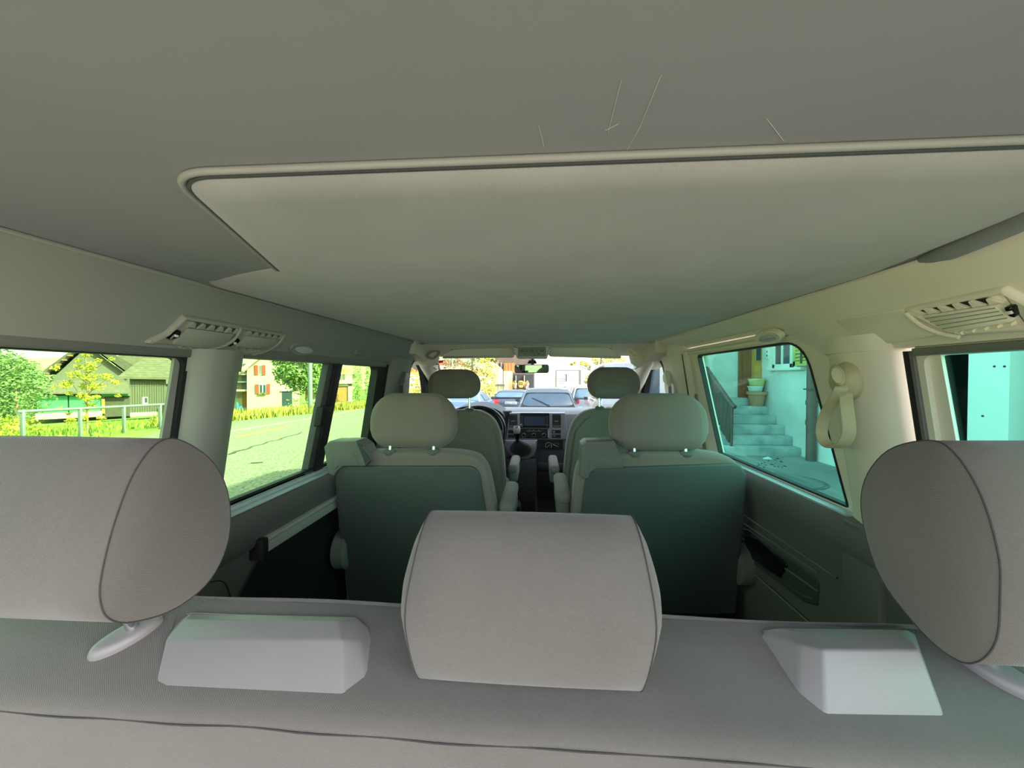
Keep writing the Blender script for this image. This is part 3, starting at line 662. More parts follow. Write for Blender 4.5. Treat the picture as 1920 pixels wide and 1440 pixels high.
def tower_right(t, on, fm):
    P = lambda x, y: on(x, y)
    a = [P(x, y) for x, y in ((1090, 832), (1098, 826), (1150, 825), (1166, 868), (1166, 876), (1118, 877), (1106, 884), (1103, 893), (1096, 896), (1086, 890))]
    c = MB().stack(rpoly(a, 0.004, 3), [(0.003, -0.020), (0.001, -0.0185), (0, -0.014), (0, 0.06), (0.003, 0.07)], fm).make('belt_tower', MIDPLASTIC, t, ang=18)
    b = [P(x, y) for x, y in ((1105, 852), (1160, 851), (1163, 873), (1116, 874), (1102, 888))]
    MB().stack(rpoly(b, 0.003, 3), [(0.0, -0.019), (0.0015, -0.0222), (0.0025, -0.0225)], fm).make('belt_cover', MIDPLASTIC, t, c, ang=18)
Y2 = 1.33
captain_seat('captain_seat', 'grey second-row seat with belt tower on its window side, behind the driver', Y2, 0.16,
    [(648, 1145, .02), (628, 900, .03), (640, 850, .03), (760, 847, .0), (880, 848, .05), (912, 872, .05), (924, 930, .10), (934, 990, .02), (932, 1145, .02)],
    [(657, 1145, .01), (636, 990, .0), (628, 880, .03), (640, 873, .01), (898, 873, .05), (912, 960, .02), (916, 1145, .01)],
    (-0.618, -0.298, -0.251, -0.058, 1.375, 0.11, 0.19, (0, 1)), ((727, 850, -0.22), (810, 850, -0.22)), -0.45, 'second row captain seats', tower_left,
    arm=((-0.118, -0.445, 1.36, 1.66, 1),), hubs=((-0.745, -0.655, 1.42, 0.075),))
captain_seat('captain_seat', 'grey second-row seat with belt tower on its aisle side, behind the front passenger', Y2, 0.16,
    [(1078, 1150, .02), (1073, 960, .02), (1080, 880, .04), (1100, 852, .03), (1240, 849, .0), (1368, 850, .03), (1400, 884, .03), (1395, 970, .0), (1380, 1150, .02)],
    [(1096, 1150, .01), (1086, 985, .02), (1098, 892, .03), (1112, 877, .01), (1385, 868, .04), (1399, 890, .02), (1393, 985, .02), (1378, 1150, .01)],
    (0.243, 0.578, -0.249, -0.056, 1.375, 0.11, 0.19, (1, 0)), ((1192, 854, -0.22), (1290, 854, -0.22)), 0.41, 'second row captain seats', tower_right,
    arm=((0.088, -0.415, 1.40, 1.70, -1),), hubs=((0.715, -0.665, 1.42, 0.07),))
# ================================================================== FRONT SEATS
Y1 = 2.08
captain_seat('driver_seat', 'front left seat behind the steering wheel, headrest raised on two posts', Y1, 0.14,
    [(775, 1000, .02), (778, 860, .10), (800, 775, .10), (860, 768, .0), (908, 770, .10), (938, 800, .10), (948, 890, .10), (950, 1000, .02)],
    [(784, 1000, .02), (786, 865, .10), (806, 784, .08), (905, 782, .08), (930, 815, .08), (939, 900, .05), (942, 1000, .02)],
    (-0.618, -0.326, -0.112, 0.045, 2.10, 0.09, 0.14, (0, 0)), ((822, 769, -0.07), (879, 769, -0.07)), -0.46, 'front seats',
    arm=((-0.150, -0.49, 2.14, 2.44, 1),), thick=0.11, pan_m=FAB2)
captain_seat('passenger_seat', 'front right passenger seat with its headrest raised, facing the bright windscreen', Y1, 0.14,
    [(1055, 1000, .02), (1056, 890, .10), (1066, 800, .10), (1095, 768, .10), (1150, 765, .0), (1210, 772, .10), (1238, 860, .10), (1242, 1000, .02)],
    [(1066, 1000, .02), (1068, 890, .10), (1078, 810, .08), (1102, 780, .08), (1200, 782, .08), (1226, 860, .10), (1232, 1000, .02)],
    (0.256, 0.534, -0.110, 0.055, 2.10, 0.10, 0.14, (1, 0)), ((1125, 766, -0.07), (1182, 766, -0.07)), 0.39, 'front seats',
    arm=((0.083, -0.49, 2.14, 2.46, -1),), thick=0.11, pan_m=FAB2)

# ================================================================== OVERHEAD VENTS, LAMPS, HANDLES
def vent_unit(side, name, label, out_px, cells):
    f = OC(side); O = lambda x, y: oc(side, x, y)
    P = [O(*p) for p in out_px]; cy = sum(p[0] for p in P) / len(P); cs = sum(p[1] for p in P) / len(P)
    t = thing(name, label, 'air vent', f(cy, cs, 0.0), 'overhead air vents')
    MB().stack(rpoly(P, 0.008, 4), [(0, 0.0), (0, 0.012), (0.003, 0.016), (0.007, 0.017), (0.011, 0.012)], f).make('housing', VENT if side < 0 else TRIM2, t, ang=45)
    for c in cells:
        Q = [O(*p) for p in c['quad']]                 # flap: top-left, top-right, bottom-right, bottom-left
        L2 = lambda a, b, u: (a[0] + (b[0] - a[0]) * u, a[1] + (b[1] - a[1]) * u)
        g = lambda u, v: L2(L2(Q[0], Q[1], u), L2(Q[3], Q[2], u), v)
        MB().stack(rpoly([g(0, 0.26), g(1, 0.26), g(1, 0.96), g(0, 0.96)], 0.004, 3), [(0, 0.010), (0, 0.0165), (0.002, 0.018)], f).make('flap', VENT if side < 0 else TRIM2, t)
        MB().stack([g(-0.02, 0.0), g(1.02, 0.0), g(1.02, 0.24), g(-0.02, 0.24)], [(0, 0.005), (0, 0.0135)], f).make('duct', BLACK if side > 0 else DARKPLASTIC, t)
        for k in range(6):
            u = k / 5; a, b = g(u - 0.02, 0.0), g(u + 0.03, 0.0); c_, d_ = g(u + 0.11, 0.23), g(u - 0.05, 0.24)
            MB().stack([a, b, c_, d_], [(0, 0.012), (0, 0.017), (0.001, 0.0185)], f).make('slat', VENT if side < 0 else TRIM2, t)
        for k in range(5):
            u = 0.08 + k * 0.19; MB().stack([g(u, 0.97), g(u + 0.13, 0.97), g(u + 0.10, 1.10)], [(0, 0.012), (0.001, 0.019)], f).make('lower_rib', VENT if side < 0 else TRIM2, t)
        for r_ in range(c.get('ribs', 0)):
            v = 0.36 + r_ * 0.14; p0, p1 = g(0.02, v), g(0.98, v)
            MB().tube([f(*p0, 0.018), f(*p1, 0.018)], 0.0009, 6).make('flap_rib', VENT, t)
        W = [O(*p) for p in c['wheel']]
        w = MB().stack(rpoly(W, 0.003, 3), [(0, 0.012), (0, 0.019), (0.002, 0.021)], f).make('adjuster', BLACKGLOSS, t)
        wc = (sum(p[0] for p in W) / len(W), sum(p[1] for p in W) / len(W))
        MB().stack(rpoly([(wc[0] - 0.004, wc[1] - 0.003), (wc[0] + 0.004, wc[1] - 0.003), (wc[0] + 0.004, wc[1] + 0.003), (wc[0] - 0.004, wc[1] + 0.003)], 0.002), [(0, 0.020), (0.001, 0.0225)], f).make('adjuster_dot', WHITE, t, w)
        for sp_ in c.get('arc', ()):
            Pn = [f(*O(*p), 0.0185) for p in sp_]
            MB().tube(spline(Pn, 6), 0.0035, 8).make('frame_arc', VENT if side < 0 else TRIM2, t)
    return t
vent_unit(-1, 'overhead_vent', 'pair of square air vents in the overhead trim above the left pillar',
    ((336, 586), (531, 622), (520, 640), (480, 658), (452, 662), (300, 640), (250, 640), (300, 618)),
    [dict(quad=((352, 598), (436, 611), (405, 650), (305, 640)), wheel=((326, 611), (321, 625), (298, 631), (312, 618)), arc=(((440, 609), (428, 628), (405, 643), (372, 650)),)),
     dict(quad=((460, 616), (519, 625), (500, 652), (428, 646)), wheel=((439, 628), (432, 638), (412, 644), (424, 636)), arc=(((521, 625), (510, 640), (490, 652), (462, 659)),))])
vent_unit(1, 'overhead_vent', 'single ribbed air vent in the overhead trim above the right rear window',
    ((1700, 572), (1898, 528), (1960, 560), (1960, 610), (1815, 621), (1770, 607)),
    [dict(quad=((1724, 571), (1872, 548), (1925, 592), (1800, 616)), wheel=((1905, 562), (1922, 560), (1928, 582), (1915, 578)), ribs=4, arc=(((1716, 576), (1745, 598), (1780, 613), (1818, 620)),))])
f = OC(1); P = [oc(1, *p) for p in ((1572, 592), (1700, 573), (1745, 600), (1800, 618), (1680, 639), (1640, 636), (1600, 618))]
c = [sum(q[i] for q in P) / len(P) for i in (0, 1)]
cover = single(MB().stack(rpoly(P, 0.008, 4), [(0, -0.002), (0, 0.010), (0.002, 0.0125), (0.004, 0.013)], f), 'trim_cover', TRIM2, f(*c, 0), 'blank curved cover panel beside the right overhead vent', 'cover panel')

def oval(side, px, py, ry, rs, d0, d1, n=24):
    p = oc(side, px, py); return [(p[0] + ry * cos(2 * pi * k / n), p[1] + rs * sin(2 * pi * k / n)) for k in range(n)]
for side, px, py, lab in ((-1, 562, 652, 'oval reading lamp recess above the left sliding window'), (1, 1445, 629, 'oval reading lamp recess above the right sliding door')):
    f = OC(side); p = oc(side, px, py); m_ = TRIM if side < 0 else TRIM2
    t = thing('reading_lamp', lab, 'lamp', f(*p, 0.0), 'overhead reading lamps')
    MB().stack(oval(side, px, py, 0.062, 0.022, 0, 0), [(0, 0.0), (0, 0.011), (0.003, 0.014), (0.008, 0.012)], f).make('bezel', m_, t)
    MB().stack(oval(side, px + 2, py + 1, 0.045, 0.013, 0, 0), [(0, 0.010), (0.003, 0.0155), (0.006, 0.016)], f).make('lens', SILL, t)
for k, (px, py) in enumerate(((672, 660), (740, 671))):
    f = OC(-1); p = oc(-1, px, py)
    single(MB().stack(rpoly(rect(p[0] - 0.045, p[0] + 0.045, p[1] - 0.010, p[1] + 0.010), 0.006), [(0, 0.0), (0, 0.011), (0.004, 0.015)], f), 'hook_cover', TRIM, f(*p, 0),
           ('small pale clip cover beside the left reading lamp', 'small pale clip cover nearest the left front pillar')[k], 'clip', 'left overhead clip covers')

# hanging strap handle on the right pillar
st = thing('strap_handle', 'beige looped hanging strap with round mount on the right pillar', 'strap handle', at(1590, 705, X=0.655))
B = lambda x, y, X=0.655: at(x, y, X=X)
c0 = B(1588, 711, 0.668)
mount = MB().ball(c0 + Vector((0.008, 0, -0.002)), 0.040, (0.95, 0.92, 1.05), 24, 16).make('mount', BEIGESTRAP, st, ang=60)
c1 = B(1570, 704, 0.628)
mb = MB(); ax = Vector((-0.55, -0.80, 0.0)).normalized(); ay = Vector((0, 0, 1)) * 0.96 + Vector((-0.2, 0.15, 0)); az = ax.cross(ay).normalized(); rings = []
for d, k_ in ((-0.030, 1.0), (-0.004, 1.0), (0.003, 0.90), (0.006, 0.74), (0.0045, 0.72), (0.0045, 0.02)):
    rings.append([c1 + ax * d + (ay * 0.023 * sin(2 * pi * k / 28) + az * 0.0125 * cos(2 * pi * k / 28)) * k_ for k in range(28)])
mb.loft(rings); mb.make('mount_cap', BEIGESTRAP, st, mount, ang=50)
lp = spline([B(1584, 716, 0.655), B(1577, 730, 0.640), B(1566, 747, 0.642), B(1549, 775, 0.650), B(1541, 803, 0.652), B(1545, 826, 0.652), B(1562, 838, 0.652), B(1581, 832, 0.652), B(1592, 812, 0.652), B(1591, 785, 0.652), B(1587, 752, 0.652), B(1586, 716, 0.662)], 7)
mb = MB(); vs = []; N = len(lp)
for i, p in enumerate(lp):
    a = lp[max(i - 1, 0)]; b = lp[min(i + 1, N - 1)]; t_ = (b - a).normalized()
    wv = Vector((0.80, -0.55, 0.1)).normalized() ; wv = (wv - t_ * wv.dot(t_)).normalized(); nn = t_.cross(wv)
    for (u, v) in ((-1, -1), (-0.8, -1.4), (0.8, -1.4), (1, -1), (1, 1), (0.8, 1.4), (-0.8, 1.4), (-1, 1)): vs.append(p + wv * 0.011 * u + nn * 0.0016 * v)
mb.loft([vs[i * 8:(i + 1) * 8] for i in range(N)]); mb.make('strap', BEIGESTRAP, st, ang=50)

# grab handles at the front corners
for px, lab, m_ in ((((800, 668), (806, 661), (816, 657), (823, 661), (818, 668), (811, 672)), 'looped grab handle at the left front roof corner', TRIM),
                    (((1196, 668), (1190, 661), (1181, 655), (1177, 660), (1184, 667), (1192, 671)), 'looped grab handle at the right front roof corner', TRIM2)):
    P = [at(x, y, Y=2.225) for x, y in px]
    t = thing('grab_handle', lab, 'grab handle', P[2], 'front grab handles')
    MB().tube(spline(P, 6, True), 0.008, 8, closed=True).make('grip', m_, t)
    MB().cyl(P[0] + Vector((0, 0, 0)), P[0] + Vector((0, 0.03, 0)), 0.010).make('mount', m_, t)

# sun visors
def visor(px, lab):
    P = [(v.x, v.z) for v in (at(x, y, Y=2.20) for x, y in px)]
    cx = sum(p[0] for p in P) / len(P)
    t = thing('sun_visor', lab, 'sun visor', (cx, 2.20, 0.17), 'sun visors')
    fm = lambda u, v, d: (u, 2.20 + d + (0.17 - v) * 0.55, v)
    MB().stack(rpoly(P, 0.015, 5), [(0.010, -0.010), (0.003, -0.008), (0, -0.002), (0, 0.006), (0.006, 0.012)], fm).make('pad', TRIMF, t, ang=60)
    ys = sorted(P, key=lambda p: -p[1])[:2]
    MB().tube([(min(p[0] for p in P) + 0.06, 2.205, 0.168), (max(p[0] for p in P) - 0.06, 2.205, 0.168)], 0.006, 8).make('hinge_rod', DARKPLASTIC, t)
visor(((826, 672), (830, 664), (850, 655), (958, 651), (965, 670)), 'folded-up sun visor above the driver seat')
visor(((1168, 672), (1164, 662), (1140, 652), (1034, 650), (1028, 668)), 'folded-up sun visor above the passenger seat')
# roof console
Yc = 2.12
def fy(Y): return lambda u, v, d: (u, Y - d, v)
def prc(x0, y0, x1, y1, Y):
    a = at(x0, y1, Y=Y); b = at(x1, y0, Y=Y); return rect(a.x, b.x, a.z, b.z)
rc = thing('roof_console', 'pale switch console hanging at the middle of the windscreen header', 'console', at(997, 662, Y=Yc))
P = [(v.x, v.z) for v in (at(x, y, Y=Yc) for x, y in ((961, 648), (1034, 648), (1026, 671), (969, 671)))]
MB().stack(rpoly(P, 0.006), [(0, -0.12), (0, 0.0), (0.004, 0.006), (0.008, 0.007)], fy(Yc)).make('body', WHITE, rc)
MB().stack(rpoly(prc(971, 650, 1024, 669, Yc), 0.004), [(0, 0.004), (0.002, 0.009)], fy(Yc)).make('switch_panel', TRIM, rc)
for x0, x1 in ((975, 983), (986, 990), (994, 1001), (1005, 1008), (1012, 1020)):
    MB().stack(rpoly(prc(x0, 655, x1, 660.5, Yc), 0.001), [(0, 0.008), (0.001, 0.011)], fy(Yc)).make('button', MIDPLASTIC, rc)
for x0, x1, m_ in ((975, 979, TRIM), (983, 986, DARKPLASTIC), (990, 1004, TRIM), (1008, 1012, DARKPLASTIC), (1016, 1020, TRIM)):
    MB().stack(prc(x0, 662.5, x1, 664.5, Yc), [(0, 0.008), (0.0005, 0.0095)], fy(Yc)).make('button_mark', m_, rc)
# rear-view mirror
Ym = 2.42
fmir = lambda u, v, d: (u, Ym - d - (u + 0.05) * 0.26 - (v - 0.06) * 0.07, v)
rm = thing('rear_view_mirror', 'dark framed rear-view mirror hanging from the windscreen', 'mirror', at(997, 690, Y=Ym))
P = prc(964, 683.5, 1029, 699.5, Ym)
hs = MB().stack(rpoly(P, [0.020, 0.016, 0.016, 0.014], 5), [(0.004, -0.03), (0, -0.02), (0, 0.002), (0.002, 0.004)], fmir).make('housing', DARKPLASTIC, rm, ang=50)
mm = bpy.data.materials.new('mirror_glass'); mm.use_nodes = True; b_ = mm.node_tree.nodes['Principled BSDF']; b_.inputs['Metallic'].default_value = 1; b_.inputs['Roughness'].default_value = 0.02; b_.inputs['Base Color'].default_value = (0.85, 0.9, 0.88, 1)
MB().stack(rpoly(inset(P, 0.004), [0.018, 0.014, 0.014, 0.012], 5), [(0, 0.003), (0, 0.005)], fmir).make('glass', mm, rm)
MB().tube([at(998, 684, Y=Ym) + Vector((0, 0.02, 0)), at(998, 677, Y=Ym) + Vector((0, 0.03, 0)), at(998, 672, Y=Ym) + Vector((0, 0.05, 0.01))], 0.008, 10).make('stalk', BLACK, rm)
MB().hull([at(x, y, Y=Ym + dy) for x, y in ((988, 682), (1007, 682), (992, 675), (1004, 675)) for dy in (0.03, 0.07)], 0.006).make('sensor_box', BLACK, rm)
P = [(v.x, v.z) for v in (at(x, y, Y=Ym + 0.08) for x, y in ((1012, 679), (1025, 676.5), (1028, 681), (1016, 683)))]
# hanging red tag at the left of the windscreen
Yt = 2.45
tg = thing('hanging_tag', 'small red tag with a tan tassel hanging at the top left of the windscreen', 'tag', at(820, 676, Y=Yt))
MB().hull([at(x, y, Y=Yt + d) for x, y in ((821, 676), (831, 675), (831, 680), (822, 681)) for d in (0, 0.008)], 0.002).make('tag', RED, tg)
MB().hull([at(x, y, Y=Yt + d) for x, y in ((816, 675), (821, 677), (821, 684), (816, 685)) for d in (0, 0.012)], 0.002).make('clip', BLACK, tg)
MB().tube([at(822, 681, Y=Yt), at(823, 688, Y=Yt), at(824, 694, Y=Yt)], [0.003, 0.007, 0.008], 8).make('tassel', BEIGESTRAP, tg)
# belt sets at the door pillars
for side, pts, lab in ((-1, ((758, 696), (764, 702), (763, 712), (752, 722)), 'seat belt with its pale guide on the left door pillar'), (1, ((1251, 694), (1246, 704), (1247, 716), (1256, 724)), 'seat belt with its pale guide on the right door pillar')):
    X0 = -0.70 if side < 0 else 0.655
    P = [at(x, y, X=X0) for x, y in pts]
    t = thing('seat_belt', lab, 'seat belt', P[1], 'front seat belts')
    MB().hull([p + Vector((dx, 0, 0)) for p in P for dx in (-0.012, 0.012)], 0.006).make('belt_guide', MIDPLASTIC if side < 0 else TRIM2, t)
    a = P[3]; bb = a + Vector((side * 0.03, 0.04, -0.45))
    MB().hull([a + Vector((0, -0.024, 0)), a + Vector((0, 0.024, 0)), a + Vector((0.003, 0.024, 0)), bb + Vector((0, -0.024, 0)), bb + Vector((0, 0.024, 0)), bb + Vector((0.003, -0.024, 0))]).make('webbing', BLACK, t)

# ================================================================== DASHBOARD
Yd = 2.72
dash = thing('dashboard', 'dark dashboard with silver centre panel under the windscreen', 'dashboard', (-0.03, 3.0, -0.9))
mb = MB(); rings = []
for x in [-0.80 + 1.54 * k / 12 for k in range(13)]:
    rings.append([(x, 2.78, -0.62), (x, 2.74, -0.50), (x, 2.755, -0.30), (x, 2.765, -0.262), (x, 2.80, -0.244), (x, 3.0, -0.240), (x, 3.32, -0.255), (x, 3.32, -0.62)])
mb.loft(rings); mb.make('body', DASHTOP, dash, ang=40)
fd = fy(Yd)
P = [(v.x, v.z) for v in (at(x, y, Y=Yd) for x, y in ((955, 774), (1060, 774), (1066, 824), (949, 824)))]
cp = MB().stack(rpoly(P, 0.008), [(0, -0.08), (0, 0.0), (0.004, 0.004)], fd).make('centre_panel', SILVERPL, dash)
# radio
P = prc(975, 774.5, 1030, 802, Yd)
rd = MB().stack(rpoly(P, 0.004), [(0, 0.0), (0, 0.007), (0.002, 0.009)], fd).make('radio', BLACKGLOSS, dash)
MB().stack(prc(982.5, 781, 1022.5, 797.5, Yd), [(0, 0.008), (0, 0.0097)], fd).make('screen', mat('screen_glass', (74, 84, 110), 0.08, 0.05, 3, spec=0.8), dash, rd)
for sx in (978.8, 1026.2):
    for k in range(4): MB().stack(rpoly(prc(sx - 1.8, 780 + k * 3.3, sx + 1.8, 782.3 + k * 3.3, Yd), 0.001), [(0, 0.008), (0.0005, 0.0105)], fd).make('button', DARKPLASTIC, dash, rd)
    c = at(sx - 0.6 if sx < 1000 else sx - 0.6, 796.5, Y=Yd)
    MB().tube([c + Vector((0, -0.006, 0)), c + Vector((0, -0.018, 0))], [0.0105, 0.0095], 20).make('knob', CHROME, dash, rd)
    MB().tube([c + Vector((0, -0.010, 0)), c + Vector((0, -0.0195, 0))], 0.006, 16).make('knob_face', BLACK, dash, rd)
# side air outlets
for x0, x1 in ((954.5, 970), (1035.5, 1051.5)):
    v = MB().stack(rpoly(prc(x0, 776.5, x1, 797, Yd), 0.002), [(0, 0.0), (0, 0.006), (0.001, 0.007)], fd).make('air_outlet', BLACK, dash)
    for k in range(7):
        y = 778 + k * 2.75; MB().stack(prc(x0 + 0.7, y, x1 - 0.7, y + 1.1, Yd), [(0, 0.006), (0.0003, 0.013)], fd).make('slat', DARKPLASTIC, dash, v)
    MB().stack(prc((x0 + x1) / 2 - 3.5, 788.6, (x0 + x1) / 2 + 3.5, 790.4, Yd), [(0, 0.008), (0.0005, 0.017)], fd).make('slider', SILVERPL, dash, v)
    w = MB().stack(rpoly(prc(x0, 798, x1, 801.5, Yd), 0.001), [(0, 0.0), (0, 0.006)], fd).make('outlet_wheel', DARKPLASTIC, dash)
    for k in range(3): MB().stack(prc(x0 + 3 + k * 4, 798.6, x0 + 5 + k * 4, 800.6, Yd), [(0, 0.006), (0.0004, 0.0075)], fd).make('mark', TRIM, dash, w)
# heater panel
P = prc(967, 803.5, 1029, 821.5, Yd)
hp = MB().stack(rpoly(P, 0.008), [(0, 0.0), (0, 0.006), (0.001, 0.007)], fd).make('heater_panel', BLACK, dash)
for cx in (982.2, 1001, 1020):
    c = at(cx, 815, Y=Yd)
    MB().tube([c + Vector((0, -0.007, 0)), c + Vector((0, -0.020, 0))], [0.0175, 0.0155], 24).make('knob', CHROME, dash, hp)
    MB().tube([c + Vector((0, -0.010, 0)), c + Vector((0, -0.0225, 0))], 0.0115, 24).make('knob_face', BLACKGLOSS, dash, hp)
MB().tube([at(x, y, Y=Yd - 0.0075) for x, y in ((987.5, 806.5), (988, 808.2), (1015, 808.2), (1015.5, 806.5))], 0.0013, 6).make('slider_track', TRIM, dash, hp)
for x in (992, 1001, 1010): MB().stack(prc(x - 1, 805.6, x + 1, 806.8, Yd), [(0, 0.007), (0, 0.0085)], fd).make('mark', TRIM, dash, hp)
MB().stack(rpoly(prc(1027, 805, 1029.6, 820, Yd), 0.003), [(0, 0.002), (0.001, 0.012)], fd).make('chrome_strip', SILL, dash)
for x0, x1 in ((952.5, 966), (1034.5, 1051.5)):
    for y0, y1 in ((806, 812.5), (814.5, 821)):
        bt = MB().stack(rpoly(prc(x0, y0, x1, y1, Yd), 0.002), [(0, 0.0), (0.001, 0.008)], fd).make('switch', BLACK, dash)
        if x0 > 1000: MB().stack(prc(x0 + 2, y0 + 1.6, x0 + (6 if y0 < 810 else 7), y0 + (5 if y0 < 810 else 3.2), Yd), [(0, 0.007), (0, 0.009)], fd).make('mark', TRIM, dash, bt)
# lower console, shifter surround, fuse panel, glovebox
P = [(v.x, v.z) for v in (at(x, y, Y=Yd) for x, y in ((946, 824), (1008, 824), (1006, 840), (1000, 854), (988, 861), (970, 862), (956, 852), (949, 840)))]
MB().stack(rpoly(P, 0.01, 4), [(0, -0.1), (0, 0.015), (0.004, 0.02), (0.01, 0.022)], fd).make('shifter_surround', SILVERPL, dash)
P = prc(1006, 826.5, 1056, 842.5, Yd)
lp_ = MB().stack(P, [(0, -0.05), (0, 0.004)], fd).make('lower_switch_panel', BLACK, dash)
a, b, c = (at(x, y, Y=Yd - 0.006) for x, y in ((1012, 832), (1009.5, 837), (1014.5, 837)))
MB().tube([a, b, c], 0.0009, 6, closed=True).make('warning_triangle', TRIM, dash, lp_)
c = at(1028.5, 835.5, Y=Yd - 0.006); R_ = 0.022
MB().tube([c + Vector((R_ * cos(t), 0, R_ * sin(t))) for t in [radians(-40 + 260 * k / 24) for k in range(25)]], 0.0014, 6).make('dial', WHITE, dash, lp_)
MB().tube([at(1025.5, 839, Y=Yd - 0.007), at(1031, 833.5, Y=Yd - 0.007)], 0.0011, 6).make('pointer', WHITE, dash, lp_)
MB().tube([at(1037, 833.5, Y=Yd - 0.007), at(1047, 837.5, Y=Yd - 0.007)], [0.0025, 0.0006], 6).make('pointer', WHITE, dash, lp_)
for x, y in ((1036, 831), (1039.5, 831), (1042.5, 830.5), (1045.5, 831.5), (1047.5, 833)):
    MB().stack(prc(x - 0.6, y - 0.6, x + 0.6, y + 0.6, Yd), [(0, 0.004), (0, 0.006)], fd).make('mark', TRIM, dash, lp_)
MB().box(-0.02, 0.70, 2.72, 3.2, -0.86, -0.505, 0.01).make('glovebox', DASH, dash)
MB().box(-0.02, 0.18, 2.70, 2.74, -0.66, -0.60, 0.012).make('shelf_edge', DASH, dash)
MB().box(-0.25, -0.02, 2.66, 3.2, FLOOR, -0.57, 0.03).make('centre_column', DASH, dash)
# instrument hood
mb = MB(); rings = []
for k in range(13):
    t = pi * k / 12; x = -0.445 + 0.20 * cos(t); z = -0.28 + 0.085 * sin(t)
    rings.append([(x, 2.66, z), (x, 2.95, z + 0.01), (x * 0.96 - 0.016, 2.95, z - 0.02), (x * 0.96 - 0.016, 2.67, z - 0.012)])
mb.loft(rings, cap=True); mb.make('instrument_hood', DASH, dash)
MB().box(-0.60, -0.20, 2.74, 2.80, -0.42, -0.24, 0.01).make('instrument_panel', BLACK, dash)
# steering wheel
sw = thing('steering_wheel', 'black steering wheel behind the driver seat back', 'steering wheel', (-0.415, 2.50, -0.36))
tl = Matrix.Rotation(radians(-32), 3, 'X'); cw = Vector((-0.415, 2.50, -0.36))
MB().tube([cw + tl @ Vector((0.186 * cos(2 * pi * k / 40), 0, 0.186 * sin(2 * pi * k / 40))) for k in range(40)], 0.0145, 10, closed=True).make('rim', BLACKGLOSS, sw, ang=70)
MB().hull([cw + tl @ Vector((0.075 * cos(2 * pi * k / 16), d, 0.06 * sin(2 * pi * k / 16))) for k in range(16) for d in (-0.02, 0.03)], 0.008).make('hub', DARKPLASTIC, sw)
for a_ in (0, 180, 270):
    a_ = radians(a_); e = Vector((cos(a_), 0, sin(a_))); n_ = Vector((-sin(a_), 0, cos(a_)))
    MB().hull([cw + tl @ (e * r + n_ * s * 0.016 + Vector((0, d, 0))) for r in (0.06, 0.188) for s in (-1, 1) for d in (-0.006, 0.008)]).make('spoke', DARKPLASTIC, sw)
MB().cyl(cw + tl @ Vector((0, 0.02, 0)), cw + tl @ Vector((0, 0.28, 0)), 0.03).make('column', BLACK, sw)
# gear lever
gl = thing('gear_lever', 'gear lever with silver-topped knob and black gaiter on the centre console', 'gear lever', at(977, 850, Y=2.66))
ctr = at(976.5, 843, Y=2.685); ex = Vector((1, 0, 0)); ez = Vector((0, -0.25, 1)).normalized(); ny = Vector((0, -1, -0.25)).normalized()
MB().tube([ctr + ex * 0.068 * cos(2 * pi * k / 32) + ez * 0.054 * sin(2 * pi * k / 32) for k in range(32)], 0.006, 8, closed=True).make('gaiter_ring', MIDPLASTIC, gl)
kn = at(969, 806, Y=2.56); ba = at(970, 828, Y=2.60)
mb = MB(); rings = []
random.seed(4)
for j in range(8):
    u = j / 7; r = 0.062 * (1 - u) ** 0.8 + 0.014; cc = ctr.lerp(ba, u)
    rings.append([cc + (ex * r * cos(2 * pi * k / 24) + ez * r * 0.78 * sin(2 * pi * k / 24)) * (1 + 0.10 * sin(3 * 2 * pi * k / 24 + j * 0.6) * (1 - abs(2 * u - 1))) for k in range(24)])
mb.loft(rings); mb.make('gaiter', DARKPLASTIC, gl, ang=60)
MB().tube([ba, ba.lerp(kn, 0.35), ba.lerp(kn, 0.7), kn], [0.010, 0.014, 0.020, 0.022], 16).make('stick', BLACKGLOSS, gl)
MB().tube([kn + Vector((0, 0.010, -0.016)), kn, kn + Vector((0, -0.010, 0.016)), kn + Vector((0, -0.016, 0.022))], [0.022, 0.0255, 0.022, 0.012], 20).make('knob', ALU, gl, ang=60)
kc = kn + Vector((0, -0.0155, 0.0215)); MB().tube([kc, kc + Vector((0, -0.002, 0.003))], 0.013, 18).make('knob_cap', DARKPLASTIC, gl)
# handbrake between the seats
hb = thing('hand_lever', 'dark handbrake lever on the aisle side of the driver seat', 'lever', (-0.115, 2.0, FLOOR))
MB().tube([(-0.115, 2.15, -0.85), (-0.112, 2.02, -0.72), (-0.110, 1.88, -0.62)], [0.014, 0.015, 0.018], 12).make('grip', DARKPLASTIC, hb)
MB().box(-0.145, -0.085, 1.98, 2.2, FLOOR, -0.84, 0.01).make('base', BLACK, hb)

# ================================================================== GROUND, ROAD, HILLS
def gz(x, y):
    z = -1.7
    if y > 8: z -= min(0.02 * (y - 8), 0.5)
    e = road_x(y)
    if x < e - 0.8: z -= min(0.07 * (e - 0.8 - x), 3.4)
    return z
def road_x(y): return -12.9 + 0.14 * (max(-10, min(y, 70)) - 15) + 0.62 * max(0, min(13.5 - y, 10))
mb = MB(); n = 0; vs = []; fs = []
xs = [-160 + 4 * i for i in range(60)]; ys = [-60 + 4 * j for j in range(60)]
for y in ys:
    for x in xs: vs.append((x, y, gz(x, y) - 0.03 + 0.03 * noise.noise(Vector((x * 0.3, y * 0.3, 0)))))
for j in range(59):
    for i in range(59): fs.append((j * 60 + i, j * 60 + i + 1, (j + 1) * 60 + i + 1, (j + 1) * 60 + i))
ground = struct(mb.add(vs, fs), 'ground', GRASS)
mb = MB(); vs = []; fs = []; Yr = [-60 + 3 * j for j in range(75)]
